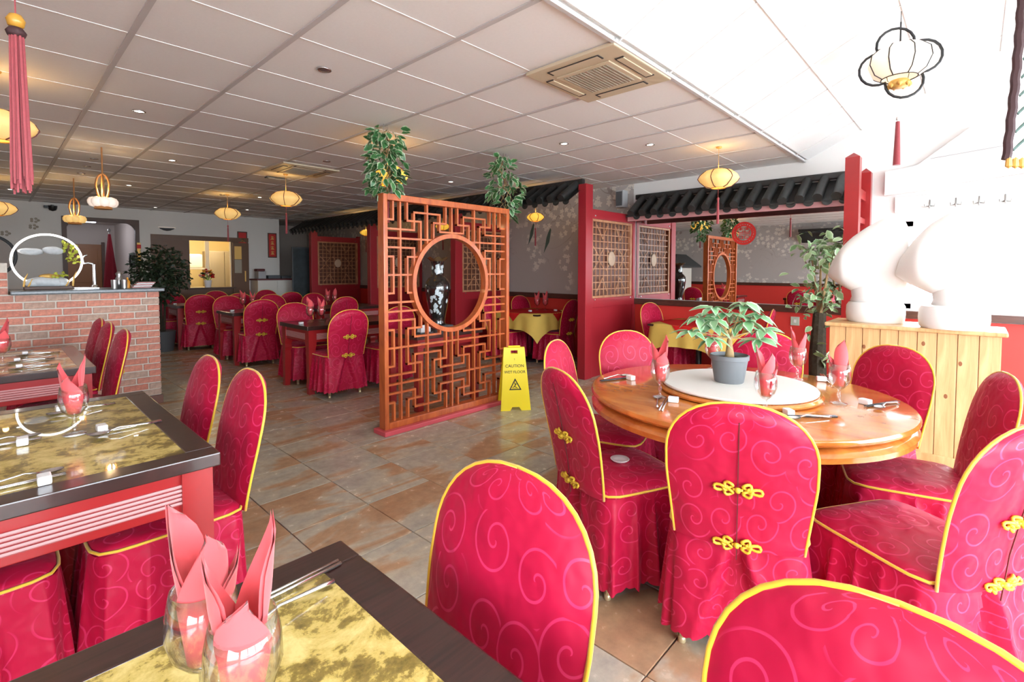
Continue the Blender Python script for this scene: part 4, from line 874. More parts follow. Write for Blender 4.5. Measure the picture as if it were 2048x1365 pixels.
# ------------------------------------------------------------------ table settings
gl_me = MB().lathe([(0,0),(.034,0),(.035,.003),(.012,.008),(.0065,.016),(.006,.03),(.010,.042),(.006,.052),(.007,.066),(.022,.078),(.038,.098),(.046,.125),(.045,.155),(.039,.188),(.0375,.188),(.043,.155),(.044,.125),(.036,.100),(.020,.081),(0,.076)], 28, cap=False).mesh('goblet', M['glass'], True)
tum_me = MB().lathe([(0,0),(.030,0),(.040,.012),(.044,.04),(.041,.085),(.036,.105),(.0345,.105),(.039,.085),(.042,.04),(.037,.014),(0,.010)], 24, cap=False).mesh('bowl_glass', M['glass'], True)
def napkin_mesh(seed, twist=0):
    r_ = random.Random(seed); b = MB()
    for k in range(3):
        a0 = k*2.0+r_.uniform(-.25, .25); hgt = (.225, .195, .15)[k]
        for off in (0, -.003):
            def f(u, v):
                s_ = (u-.5)*2; w = .050*(min(1, .55+v*1.2) if v < .55 else max(.0, 1-((v-.55)/.45)**1.9)**.7+.015)
                rad_ = .017+.014*min(1, v*1.6)+.003*k+off; sk = .35*w*max(0, v-.5)*(1 if k % 2 else -1)*4
                a = a0+(s_*w+sk)/max(.02, rad_)*.75+twist*v; lean = .012*v*v
                return (rad_*cos(a)+lean*cos(a0), rad_*sin(a)+lean*sin(a0), hgt*v-.012*s_*s_*v)
            b.grid(f, 10, 12, flip=off < 0)
    return b.mesh('napkin', M['napkin'], True)
nk_me = [napkin_mesh(1), napkin_mesh(2, .5), napkin_mesh(3, -.5)]
def glass(x, y, z, k, where, rz=0.0, kind='goblet'):
    tag(inst(gl_me, 'goblet', None, (x, y, z), (0, 0, rz)), 'stemmed goblet '+where, 'glass', 'goblets')
    tag(inst(nk_me[k % 3], 'folded_napkin', None, (x, y, z+.084), (0, 0, rz)), 'coral napkin in goblet '+where, 'napkin', 'folded napkins')
chop_me = MB().tube([(0, 0, .0045), (0, .235, .0045)], [.0028, .0042], 6).mesh('chopstick', M['chop'], True)
chops_me = MB().tube([(0, 0, .0045), (0, .235, .0045)], [.0028, .0042], 6).mesh('chopstick', M['steel'], True)
rest_me = MB().bbox(-.024, .024, -.016, .016, 0, .026, .005).mesh('chopstick_rest', M['porcelain'])
def spoon_mesh():
    b = MB()
    def f(u, v):
        a = 2*pi*u; return (.020*cos(a)*v, .030*sin(a)*v, .004+.008*v*v)
    b.grid(f, 16, 4, wrapu=True); b.grid(lambda u, v: tuple(Vector(f(u, v))-Vector((0, 0, .0015))), 16, 4, wrapu=True, flip=True)
    b.tube([(0, .028, .012), (0, .06, .020), (0, .15, .010), (0, .17, .008)], [.004, .003, .005, .006], 6); return b.mesh('spoon', M['steel'], True)
spoon_me = spoon_mesh()
def setting(x, y, rz, z, where, metal=False, sticks=True):
    c, s_ = cos(rz), sin(rz)
    def at(a, b_): return (x+c*a-s_*b_, y+s_*a+c*b_, z)
    tag(inst(rest_me, 'chopstick_rest', None, at(0, 0), (0, 0, rz)), 'white porcelain chopstick rest '+where, 'rest', 'chopstick rests')
    if sticks:
        for k in range(2): tag(inst(chops_me if metal else chop_me, 'chopstick', None, at(.028+.012*k, -.05), (0, 0, rz)), ('inner ', 'outer ')[k]+('silver' if metal else 'black')+' chopstick '+where, 'chopstick', 'chopsticks '+where)
        tag(inst(spoon_me, 'spoon', None, at(.075, -.02), (0, 0, rz+.12)), 'steel spoon '+where, 'spoon', 'spoons')
TZ = .7605
# near gold table
glass(.210, .668, TZ, 0, 'in front at the bottom left of the photo', .4); glass(.192, .775, TZ, 1, 'behind the front one on the near gold table', 2)
setting(.30, .915, -pi/2-.05+pi, TZ, 'behind the front goblets on the near gold table', True, False)
for k in range(2): tag(inst(chops_me, 'chopstick', None, (.262, .955+.012*k, TZ), (0, 0, -pi/2+.05)), ('nearer', 'further')[k]+' silver chopstick on the near gold table', 'chopstick', 'chopsticks near table')
tag(inst(spoon_me, 'spoon', None, (.285, .895, TZ), (0, 0, -pi/2+.12)), 'steel spoon beside the silver chopsticks on the near gold table', 'spoon', 'spoons')
# left gold table
glass(.207, 2.476, TZ, 2, 'in the middle of the left gold table', .8)
for x, y, a, w, s_ in ((.284,2.455,-pi/2+.05,'right of the goblet on the left gold table',1), (.066,2.47,pi/2-.05,'left of the goblet on the left gold table',1), (.095,1.975,pi/2,'nearest the front edge of the left gold table',1), (.20,2.93,-pi/2+.05,'at the far end of the left gold table',1)): setting(x, y, a, TZ, w, True, bool(s_))
# table before the counter
glass(.045, 4.62, TZ, 0, 'at the left edge on the table before the brick counter', 1)
for x, y, a, w in ((.115,4.40,-pi/2,'nearest on the table before the brick counter'), (.115,4.72,-pi/2,'second on the table before the brick counter'), (.165,5.05,-pi/2,'furthest on the table before the brick counter')): setting(x, y, a, TZ, w, True)
# round table
for k, (x, y, w) in enumerate(((2.256,1.119,'left on the round table'), (2.297,.65,'in front of the turntable on the round table'), (3.17,.73,'behind the turntable on the right of the round table'), (2.728,.452,'on the right of the round table'), (3.13,1.20,'behind the grey plant pot'))): glass(x, y, TZ, k, w, k*1.3)
setting(2.50, 1.42, 1.2, TZ, 'at the left back of the round table'); setting(2.215, 1.03, 1.9, TZ, 'at the left front of the round table', True); setting(2.365, .575, -2.4, TZ, 'at the front of the round table'); setting(2.80, .36, -2.0, TZ, 'at the right of the round table')
setting(3.22, .62, -1.2, TZ, 'at the back right of the round table', True)
tag(MB().lathe([(0,0),(.03,0),(.045,.012),(.043,.014),(.028,.004),(0,.004)], 20, cap=False).build('sauce_dish', M['porcelain'], None, True, (2.02, 1.20, .4852)), 'small white dish left on the seat of a round table chair', 'dish')
# far tables
for x, y, w in ((2.60,5.74,'left of the pair on the near far-room table'), (2.70,5.66,'right of the pair on the near far-room table'), (2.72,8.36,'left of the pair on the middle far-room table'), (2.84,8.30,'right of the pair on the middle far-room table'), (3.98,8.10,'left of the pair behind the screen post'), (4.08,8.04,'right of the pair behind the screen post')): glass(x, y, TZ, int(x*10), w, x)
for x, y, w in ((2.44,5.62,'on the near far-room table'), (2.46,8.02,'on the middle far-room table'), (2.24,10.30,'on the furthest far-room table'), (4.0,7.9,'on the table behind the screen edge')): setting(x, y, .2, TZ, w, False, False)
for x, y, w in ((5.83,4.95,'left one in the near booth'), (5.92,4.86,'right one in the near booth')): glass(x, y, .7575, 1, w, x)
for x, y, w in ((5.55,4.85,'left in the near booth'), (5.92,4.66,'right in the near booth')): setting(x, y, 1.4, .7575, w, False, False)

# ------------------------------------------------------------------ potted umbrella plant on the turntable
pz = .802
pp = thing('potted_umbrella_plant', 'small umbrella plant in a grey pot on the turntable', 'plant', (2.655, .93, pz))
MB().lathe([(0,0),(.068,0),(.072,.004),(.090,.118),(.096,.120),(.097,.142),(.091,.144),(.087,.126),(0,.122)], 28, cap=False).build('pot', M['potg'], pp, smooth='auto')
MB().lathe([(0,.120),(.086,.120),(.086,.124),(0,.130)], 20, cap=False).build('soil', M['soil'], pp)
MB().tube([(.0,0,.12),(.004,0,.15),(.010,.004,.19),(.016,.006,.24)], [.026,.022,.016,.011], 8).build('trunk', M['stem'], pp, smooth=True)
um = leaf_mesh('leaf', .098, .050, M['umbl'], .2, .45); rnd = random.Random(21)
heads = [(a*1.15, b_*1.15, c_*1.02+.03) for a, b_, c_ in [(-.10,.10,.30),(-.05,.06,.35),(.01,.02,.32),(.06,-.05,.36),(.11,-.09,.31),(-.13,.12,.23),(.05,-.02,.26),(-.03,.07,.26),(.13,-.11,.24),(-.08,.05,.20),(.09,-.10,.19),(.02,-.06,.38),(-.12,.02,.30),(.0,.10,.31),(.12,-.02,.30),(-.02,-.08,.29)]]
for hx, hy, hz in heads:
    MB().tube([(.014, .005, .23), (hx*.5, hy*.5, .23+(hz-.23)*.6), (hx, hy, hz)], [.005, .003, .002], 5).build('branch', M['stem'], pp)
    a0 = rnd.uniform(0, 6)
    for k in range(7):
        a = a0+k*2*pi/7; inst(um, 'leaf', pp, (hx, hy, hz), aim(None, (cos(a), sin(a), rnd.uniform(-.25, .35)), rnd.uniform(-.4, .4)), [rnd.uniform(.8, 1.15)]*3)

# ficus beside the mirror and dark tree at the back
fi = thing('climbing_ficus', 'pale leaved climbing plant on a dark moss pole beside the mirror', 'plant', (5.86, 1.16, 0)); rnd = random.Random(31)
MB().lathe([(0,0),(.13,0),(.16,.26),(.15,.27),(0,.25)], 20, cap=False).build('pot', M['dgrey'], fi, smooth='auto')
MB().tube([(0,0,.2),(.0,.01,.5),(0,0,.95)], [.085,.08,.06], 10).build('moss_pole', M['moss'], fi)
for k in range(3): MB().tube([(.02*k-.02, .0, .85), (.03*(k-1), .04*(k-1), 1.15), (.05*(k-1), .09*(k-1), 1.5)], [.016,.013,.007], 6).build('stem', M['stem'], fi)
fl_me = leaf_mesh('leaf', .095, .058, M['ficusl'], .2, .3)
for k in range(230):
    if k < 130: p = Vector((rnd.gauss(0,.09), rnd.gauss(.0,.12), rnd.gauss(1.56,.10)))
    elif k < 215: p = Vector((rnd.gauss(0,.09), rnd.gauss(.02,.10), rnd.gauss(1.10,.09)))
    else: p = Vector((rnd.gauss(-.03,.07), rnd.gauss(.0,.08), rnd.uniform(.35,1.0)))
    inst(fl_me, 'leaf', fi, p, aim(None, (rnd.gauss(0,1), rnd.gauss(0,1), rnd.gauss(-.4,.6)), rnd.uniform(-1,1)), [rnd.uniform(.7, 1.2)]*3)
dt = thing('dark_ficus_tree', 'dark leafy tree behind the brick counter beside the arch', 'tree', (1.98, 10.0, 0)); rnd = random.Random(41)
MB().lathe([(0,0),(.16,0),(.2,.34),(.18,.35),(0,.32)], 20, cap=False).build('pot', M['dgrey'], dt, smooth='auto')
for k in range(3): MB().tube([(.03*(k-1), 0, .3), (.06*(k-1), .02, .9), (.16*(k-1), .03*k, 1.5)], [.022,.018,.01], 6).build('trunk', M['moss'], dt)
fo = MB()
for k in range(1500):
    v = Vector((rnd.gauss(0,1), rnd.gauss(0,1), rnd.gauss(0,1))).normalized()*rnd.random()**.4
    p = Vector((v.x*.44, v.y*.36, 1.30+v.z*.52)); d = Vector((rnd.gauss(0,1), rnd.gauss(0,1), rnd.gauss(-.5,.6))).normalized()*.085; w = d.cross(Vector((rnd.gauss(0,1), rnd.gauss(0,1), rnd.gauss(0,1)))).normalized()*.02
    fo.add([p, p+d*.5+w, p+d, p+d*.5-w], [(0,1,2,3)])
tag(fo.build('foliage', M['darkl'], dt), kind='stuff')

# ------------------------------------------------------------------ pine cabinet and white ornaments
pc = thing('pine_cabinet', 'tongue and groove knotty pine cabinet behind the round table', 'cabinet', (4.60, -.14, 0))
CWD = .98
MB().box(.012, .45, 0, CWD, 0, .945).build('carcass', M['pine'], pc)
MB().bbox(-.03, .47, -.03, CWD+.03, .945, .975, .010).build('top', M['pine'], pc)
nb = 9; bw = CWD/nb; plank = MB().bbox(0, .014, .002, bw-.002, .02, .943, .003).mesh('plank', M['pine'])
for k in range(nb): inst(plank, 'plank', pc, (0, k*bw, 0))
MB().bbox(-.006, .016, -.004, CWD+.004, 0, .07, .004).build('kickboard', M['pine'], pc)
for y, z in ((.40,.86), (.20,.74), (.27,.50), (.62,.62), (.75,.80), (.12,.40), (.86,.44)): MB().lathe([(0,-.001),(.011,-.001),(.009,.0012),(0,.0014)], 12, cap=False).build('wood_knot', M['knotm'], pc, loc=(-.0005, y, z), rot=(0, -pi/2, 0)).scale = (1.6, 1, 1)
def ornament(label, x, yb_, top, bot, nk, thick):
    t = thing('white_ornament', label, 'ornament', (x, yb_, .975), 0, 'white ornaments')
    MB().lathe([(0,0),(.175,0),(.19,.015),(.195,.07),(.192,.13),(.178,.155),(.15,.165),(0,.165)], 32, cap=False).build('base', M['ornament'], t, smooth='auto')
    MB().lathe([(0,.16),(.150,.165),(.138,.20),(.145,.25),(.10,.32),(0,.36)], 28, c=(0, nk, 0), cap=False).build('neck', M['ornament'], t, smooth=True)
    def ip(lst, y):
        for (y0_, z0_), (y1_, z1_) in zip(lst, lst[1:]):
            if y1_ <= y <= y0_: return z0_+(z1_-z0_)*(y0_-y)/(y0_-y1_)
        return lst[-1][1]
    ya, yz = top[0][0], top[-1][0]
    def f(u, v):
        y = ya+(yz-ya)*(.5-.5*cos(pi*v)); a = 2*pi*u; zt, zb = ip(top, y), ip(bot, y); h = max(.004, (zt-zb)/2)
        return (min(thick, h*.95)*cos(a), y-yb_, (zt+zb)/2+h*sin(a)-.975)
    MB().grid(f, 36, 32, wrapu=True).build('cap', M['ornament'], t, smooth=True)
    zm = (top[0][1]+bot[0][1])/2-.975
    MB().tube([(.055*sin(b_), ya-yb_-.012-.035*(1-cos(b_)), zm+.004) for b_ in [radians(-80+160*k/12) for k in range(13)]], .006, 5).build('mouth_line', M['groove'], t)
    return t
ornament('left white rounded ornament with a beak-like tip leaning over its base on the cabinet', 4.87, .58,
  [(.909,1.365),(.876,1.473),(.809,1.586),(.743,1.660),(.646,1.738),(.552,1.795),(.475,1.815),(.415,1.79),(.38,1.70),(.36,1.58),(.35,1.45)], [(.909,1.335),(.836,1.277),(.75,1.222),(.682,1.20),(.445,1.20),(.38,1.26),(.35,1.42)], .02, .17)
ornament('right white rounded ornament with a beak-like tip leaning over its base on the cabinet', 4.70, .108,
  [(.44,1.375),(.42,1.468),(.337,1.616),(.254,1.72),(.146,1.798),(.041,1.815),(-.049,1.79),(-.112,1.747),(-.15,1.66),(-.204,1.426),(-.223,1.343)], [(.44,1.346),(.357,1.287),(.226,1.215),(-.052,1.211),(-.18,1.25),(-.223,1.33)], -.025, .19)

# ------------------------------------------------------------------ lanterns
def lantern(label, x, y, z, w=.195, h=.09, m='paper', tassel=True, power=2.2, drop=None):
    t = thing('silk_lantern', label, 'lantern', (x, y, z), 0, 'flat oval silk lanterns')
    prof = [(.35*w,-h),(.62*w,-h*.86),(.9*w,-h*.35),(w,0),(.9*w,h*.4),(.62*w,h*.88),(.34*w,h)]
    n = 30
    vs = []
    for r_, zz in prof:
        for k in range(n): 
            a = 2*pi*k/n; lobe = 1-.10*(1-abs(sin(3*a)))**3; vs.append((r_*lobe*cos(a), r_*lobe*sin(a), zz))
    MB().add(vs, [(i*n+k, i*n+(k+1) % n, (i+1)*n+(k+1) % n, (i+1)*n+k) for i in range(len(prof)-1) for k in range(n)]).build('shade', M[m], t, smooth=True)
    for k in range(6):
        a = k*pi/3; MB().tube([((r_+.002)*cos(a), (r_+.002)*sin(a), zz) for r_, zz in prof], .0042, 4).build('rib', M['dred'], t)
    for zz, r_ in ((-h, .35*w), (h, .34*w)): MB().tube([(r_*cos(2*pi*k/20), r_*sin(2*pi*k/20), zz) for k in range(20)], .005, 5, closed=True).build('rim', M['goldp'], t)
    MB().tube([(0, 0, CEIL-z+.002), (0, 0, h*.6)], .002, 4).build('cord', M['goldp'], t); MB().lathe([(0,CEIL-z),(.03,CEIL-z),(.025,CEIL-z-.012),(0,CEIL-z-.015)], 12, cap=False).build('ceiling_rose', M['goldp'], t)
    if tassel:
        MB().tube([(0,0,-h),(0,0,-h-.10)], .002, 4).build('tassel_cord', M['tassel'], t)
        MB().lathe([(0,-h-.09),(.010,-h-.10),(.012,-h-.11),(.008,-h-.13),(.011,-h-.16),(.013,-h-.36),(0,-h-.36)], 10, cap=False).build('tassel', M['tassel'], t, smooth='auto')
    if power: lamp('lantern_light', (0, 0, h+.03), power*.4, (1, .62, .2), .03, t)
    return t
lantern('yellow silk lantern hanging left of the air vent in the far room', 2.66, 6.52, 2.30)
lantern('small yellow silk lantern in front of the kitchen hatch', 2.72, 8.99, 2.30)
lantern('yellow silk lantern above the mirror canopy', 5.03, 1.90, 2.30)
lantern('yellow silk lantern at the left edge above the brick counter', .10, 9.6, 2.20, .20)
lantern('large yellow silk lantern cut by the left edge behind the hanging tassel', .06, 4.45, 2.28, .19, .09, 'paper', False)
lantern('yellow silk lantern half hidden by the left ivy', 2.66, 4.15, 2.29, .195, .09, 'petal')
lantern('lotus yellow lantern glowing under the canopy in the near booth', 5.55, 4.75, 2.16, .13, .06, 'petal')
lantern('lotus yellow lantern in the middle booth behind the screen', 5.62, 7.0, 2.16, .13, .06, 'petal')
lantern('lotus yellow lantern in the far booth left of the screen', 5.60, 9.6, 2.18, .13, .06, 'petal', True, 4)
def rattan_lamp(label, x, y, z0, m):
    t = thing('rattan_pendant', label, 'lamp', (x, y, z0), 0, 'rattan pendant lamps'); L = CEIL-z0
    MB().tube([(0,0,L+.002),(0,0,.30)], .007, 6).build('stem', M['rattan'], t)
    MB().tube([(.055*cos(a)*(1 if sin(a) > 0 else .9), 0, .20+.13*sin(a)) for a in [2*pi*k/28 for k in range(28)]], .009, 6, closed=True).build('loop', M['rattan'], t, smooth=True)
    MB().tube([(0, .05*cos(a), .20+.12*sin(a)) for a in [2*pi*k/28 for k in range(28)]], .009, 6, closed=True).build('loop', M['rattan'], t, smooth=True)
    for k in range(8):
        a = k*pi/4; MB().lathe([(0,-.05),(.03,-.042),(.046,-.015),(.046,.015),(.03,.042),(0,.05)], 12, c=(.078*cos(a), .078*sin(a), .045), cap=False).build('globe', M[m], t, smooth=True)
    MB().lathe([(.03,-.045),(.075,-.055),(.07,-.03),(.03,-.02)], 16, c=(0,0,.03)).build('collar', M['rattan'], t, smooth='auto')
    lamp('pendant_light', (0, 0, .16), 2.0, (1, .7, .35), .03, t); return t
rattan_lamp('white globed pendant on a rattan loop above the brick counter', .812, 6.45, 2.02, 'globe')
rattan_lamp('amber globed pendant on a rattan loop in front of the arch', .819, 8.92, 2.02, 'paper')
# big lotus-frame lantern on the sloping ceiling
ll = thing('quatrefoil_lantern', 'cream ribbed lantern in a dark quatrefoil frame under the sloping ceiling', 'lantern', (4.23, .41, 2.78), radians(-70))
qf = []
for cx, cz, a0 in ((0, .13, -15), (-.125, .0, 75), (0, -.13, 165), (.125, .0, 255)):
    for k in range(11): a = radians(a0+210*k/10 - 0); qf.append((cx+.105*cos(a), 0, cz+.105*sin(a)))
MB().tube(qf, .0085, 6, closed=True).build('frame', M['black'], ll, smooth=True).rotation_euler = (0, radians(-12), 0)
prof = [(.10,-.10),(.145,-.07),(.175,-.0),(.165,.06),(.12,.10),(.06,.115)]
MB().lathe(prof, 32, cap=False).build('shade', M['paperw'], ll, smooth=True)
for k in range(8):
    a = k*pi/4+.2; MB().tube([((r_+.002)*cos(a), (r_+.002)*sin(a), zz) for r_, zz in prof], .0035, 5).build('rib', M['black'], ll)
MB().tube([(.10*cos(2*pi*k/24), .10*sin(2*pi*k/24), -.10) for k in range(24)], .004, 5, closed=True).build('rim', M['black'], ll)
MB().lathe([(0,-.165),(.05,-.16),(.065,-.135),(.05,-.115),(.02,-.105),(0,-.105)], 18, cap=False).build('gilt_lotus', M['goldp'], ll, smooth=True)
for k in range(7): MB().lathe([(0,-.02),(.018,-.006),(.016,.008),(0,.022)], 8, c=(.055*cos(k*.9), .055*sin(k*.9), -.145), cap=False).build('gilt_petal', M['goldp'], ll, smooth=True)
MB().tube([(0,0,.115),(0,0,.27)], .005, 6).tube([(0,0,.27),(0,0,.34)], .0025, 5).build('cord', M['black'], ll)
MB().tube([(0,0,-.235),(0,0,-.36)], .002, 4).build('tassel_cord', M['white'], ll); MB().lathe([(0,-.35),(.010,-.36),(.012,-.375),(0,-.385)], 10, cap=False).build('bead', M['white'], ll, smooth=True)
MB().lathe([(0,-.385),(.012,-.39),(.016,-.5),(.022,-.68),(0,-.68)], 12, cap=False).build('tassel', M['tassel'], ll, smooth='auto')
# long tassel hanging close at the left edge
lt = thing('hanging_tassel', 'long dusty red tassel with an amber bead hanging close at the left edge', 'tassel', (.075, 2.10, 0))
MB().tube([(0,0,CEIL+.002),(0,0,2.14)], .0022, 5).build('cord', M['tassel'], lt)
MB().lathe([(0,2.105),(.018,2.112),(.022,2.13),(.014,2.145),(0,2.15)], 14, cap=False).build('bead', M['bead'], lt, smooth=True); MB().lathe([(0,2.08),(.02,2.083),(.024,2.095),(.016,2.107),(0,2.107)], 14, cap=False).build('cap', M['braid'], lt, smooth=True)
th_ = MB(); rnd = random.Random(8)
for k in range(46):
    a = rnd.uniform(0, 2*pi); r_ = .020*sqrt(rnd.random()); th_.tube([(r_*cos(a)*.8, r_*sin(a)*.8, 2.085), (r_*cos(a)*1.05, r_*sin(a)*1.05, 1.85), (r_*cos(a)*1.3, r_*sin(a)*1.3, 1.645+rnd.uniform(-.03, .03))], .0035, 4)
tag(th_.build('threads', M['tassel'], lt), kind='stuff')

# ------------------------------------------------------------------ ceiling fittings
def ac_unit(label, x, y, s_):
    t = thing('air_conditioner', label, 'air conditioner', (x, y, CEIL), 0, 'ceiling cassette units')
    w = .34*s_
    MB().bbox(-w, w, -w*.93, w*.93, -.022, 0.0, .008).build('panel', M['acm'], t)
    MB().bbox(-w*.56, w*.56, -w*.56, w*.56, -.030, -.022, .004).build('inner_frame', M['acm'], t)
    g = MB().box(-w*.47, w*.47, -w*.47, w*.47, -.0315, -.030).build('intake_grille', M['acg'], t)
    for k in range(14): MB().box(-w*.47, w*.47, -w*.46+k*w*.0685, -w*.46+k*w*.0685+.006, -.034, -.0315).build('grille_slat', M['acg'], g)
    for k in range(4):
        fl = MB().bbox(-w*.50, w*.50, -.022, .022, -.004, .002, .002).build('louvre', M['acm'], t); fl.location = ((0, w*.74, -.024), (0, -w*.74, -.024), (w*.77, 0, -.024), (-w*.77, 0, -.024))[k]; fl.rotation_euler = (0, 0, 0 if k < 2 else pi/2)
        sl = MB().box(-w*.52, w*.52, .023, .029, -.003, .0015).box(-w*.54, -w*.51, -.028, .028, -.003, .0015).box(w*.51, w*.54, -.028, .028, -.003, .0015).build('louvre_gap', M['slot'], fl)
    return t
ac_unit('large beige cassette air conditioner in the ceiling near the slope', 2.66, 1.755, 1.0)
ac_unit('beige cassette air conditioner further back above the far tables', 2.66, 6.06, 1.0)
dl_me = [MB().lathe([(0,-.002),(.030,-.002),(.030,-.004),(0,-.004)], 16, cap=False).mesh('lens', M['bulb']), MB().lathe([(.030,0),(.042,-.001),(.045,-.006),(.034,-.008),(.030,-.003)], 20, cap=False).mesh('bezel', M['steel'], True)]
dl_off = MB().lathe([(0,-.002),(.030,-.002),(.030,-.004),(0,-.004)], 16, cap=False).mesh('lens', M['silver'])
def downlight(x, y, on, label, power=0):
    t = thing('downlight', label, 'downlight', (x, y, CEIL+.004), 0, 'recessed downlights')
    inst(dl_me[0] if on else dl_off, 'lens', t); inst(dl_me[1], 'bezel', t)
    if on and power:
        l = bpy.data.lights.new('downlight_beam', 'SPOT'); l.energy = power; l.color = (1, .93, .84); l.spot_size = radians(95); l.spot_blend = .8; l.shadow_soft_size = .03
        o = bpy.data.objects.new('downlight_beam', l); COL.objects.link(o); o.parent = t; o.location = (0, 0, -.02)
for x, y, on, lab in ((.834,4.77,1,'lit downlight above the gold inlay table by the counter'), (1.45,6.63,1,'lit downlight over the aisle beside the brick counter'), (1.446,2.95,0,'unlit downlight nearest above the aisle'), (3.876,2.955,1,'lit downlight above the orange screen, left of two'), (4.48,2.36,1,'lit downlight left of the lantern over the mirror'), (4.465,5.38,1,'lit downlight above the ivy on the right'),
        (3.2,8.92,1,'small lit downlight above the kitchen side tables'), (3.69,10.98,1,'small lit downlight in front of the cream counter'), (1.44,9.06,1,'lit downlight between the rattan pendants and the tree'), (.836,7.18,0,'nearest of three unlit downlights by the rattan pendant'), (.834,7.77,0,'middle of three unlit downlights by the rattan pendant'), (.844,8.38,0,'furthest of three unlit downlights by the rattan pendant'), (.258,10.87,1,'lit downlight at the far left edge of the ceiling'), (2.662,5.4,0,'unlit downlight beside the further air conditioner'), (2.675,9.08,0,'dark sensor cap above the small lantern'), (2.3,11.9,1,'lit downlight above the tree by the hatch')):
    downlight(x, y, on, lab, 3)
em = thing('emergency_light', 'black oblong emergency light on the ceiling near the further air conditioner', 'light', (2.666, 6.85, CEIL)); MB().bbox(-.13, .13, -.05, .05, -.02, 0, .008).build('housing', M['dgrey'], em); MB().bbox(-.11, .11, -.035, .035, -.026, -.019, .004).build('diffuser', M['grey'], em)

# ------------------------------------------------------------------ right wall details
rd = thing('paper_cut_disc', 'round red paper-cut wedding emblem stuck on the mirror', 'decoration', (XR-.012, 2.084, 1.837))
def disc_ring(r0_, r1_): 
    b = MB(); n = 40; vs = [(-.001*j, r_*cos(2*pi*k/n), r_*sin(2*pi*k/n)) for j in (0, 1) for r_ in (r0_, r1_) for k in range(n)]
    f = []
    for k in range(n):
        q_ = (k+1) % n; f += [(k, q_, n+q_, n+k), (2*n+k, 3*n+k, 3*n+q_, 2*n+q_), (n+k, n+q_, 3*n+q_, 3*n+k), (k, 2*n+k, 2*n+q_, q_)]
    return b.add(vs, f)
disc_ring(.115, .142).build('outer_ring', M['redp'], rd); disc_ring(.088, .108).build('inner_ring', M['redp'], rd)
hp = MB()
for s_ in (-1, 1):
    for z0_, z1_, w in ((.062,.070,.05), (.044,.052,.04), (.008,.016,.05), (-.012,-.004,.05), (-.066,-.058,.03), (-.036,-.028,.03)): hp.box(-.0015, 0, s_*.038-w*.7, s_*.038+w*.7, z0_, z1_)
    hp.box(-.0015, 0, s_*.038-.006, s_*.038+.006, .04, .085)
    for e_ in (-1, 1): hp.box(-.0015, 0, s_*.038+e_*.026-.004, s_*.038+e_*.026+.004, -.066, -.03); hp.box(-.0015, 0, s_*.038+e_*.026-.004, s_*.038+e_*.026+.004, .012, .036)
hp.build('double_happiness', M['redp'], rd)
for k in range(24): MB().box(-.0015, 0, -.006, .006, .104, .120).build('spoke', M['redp'], rd, rot=(k*2*pi/24, 0, 0))
so = thing('wall_socket', 'pale green wall plate on the red dado under the mirror', 'socket', (XR-.012, 1.50, .80)); MB().bbox(-.012, 0, -.045, .045, -.05, .05, .004).build('plate', M['greenp'], so); MB().bbox(-.016, -.011, -.012, .012, -.018, .018, .002).build('switch', M['white'], so)
hr = thing('coat_hook_rail', 'white coat rail with four metal hooks above the side window', 'coat hooks', (XR, 0, 2.03))
MB().bbox(-.03, 0, -.9, .62, -.06, .10, .006).build('rail', M['wallw'], hr)
for y in (.346, .155, -.005, -.178, -.36):
    hk = MB().tube([(-.03, y, .05), (-.035, y, -.01), (-.06, y, -.035), (-.075, y, -.01)], .006, 6).tube([(-.03, y, -.01), (-.05, y-.035, -.02), (-.06, y-.04, .005)], .004, 6).tube([(-.03, y, -.01), (-.05, y+.035, -.02), (-.06, y+.04, .005)], .004, 6).build('hook', M['silver'], hr, smooth=True)
aw = thing('fabric_pelmet', 'pale pink peaked fabric pelmet on the upper side wall', 'pelmet', (XR-.01, 0, 0))
MB().add([(x, y, z) for x in (-.07, 0) for y, z in ((.70,2.16),(.70,2.39),(.45,2.42),(.06,2.73),(-.20,2.62),(-.8,2.66),(-.8,2.27),(-.3,2.25))], [(0,1,2,3,4,5,6,7), (15,14,13,12,11,10,9,8)]+[(i, 8+i, 8+(i+1) % 8, (i+1) % 8) for i in range(8)]).build('cloth', M['fabw'], aw)
MB().tube([(-.075,.70,2.16),(-.075,.2,2.19),(-.075,-.8,2.27)], .012, 6).build('bottom_roll', M['wallw'], aw)
MB().tube([(-.074,.35,2.47),(-.074,-.8,2.56)], .003, 4).build('seam', M['grey'], aw)
# ornament hanging close to the right edge
ho = thing('rope_edged_hanging', 'dark rope-edged patterned hanging at the upper right edge', 'hanging', (3.0, -.115, 0), radians(-40))
def hf(u, v): return (-.10*(1-v)*.2+.16*u-.02+.03*sin(v*2.2), .012*sin(3*u), 1.86+v*.95)
MB().grid(hf, 6, 20).grid(lambda u, v: tuple(Vector(hf(u, v))+Vector((0, .02, 0))), 6, 20, flip=True).build('panel', M['floral'], ho)
MB().tube([Vector(hf(0, k/40))+Vector((.002*sin(k*1.7), .01+.002*cos(k*1.7), 0)) for k in range(41)], .016, 7).build('rope_edge', M['braid'], ho)
for k in range(12): MB().tube([hf(.12, .04+k*.08), Vector(hf(.5, .04+k*.08))+Vector((0, -.006, .05)), Vector(hf(.95, .04+k*.08))+Vector((0, -.006, .02))], .006, 5).build('braid_stripe', M['stripe'], ho)
MB().tube([hf(.4, 1), (.05, 0, 3.43)], .004, 5).build('cord', M['black'], ho)
for k in range(5): MB().lathe([(0,-.03),(.012,-.02),(.010,.01),(0,.02)], 8, c=(hf(.2*k, 0)[0], 0, 1.85), cap=False).build('tassel_drop', M['goldp'], ho)

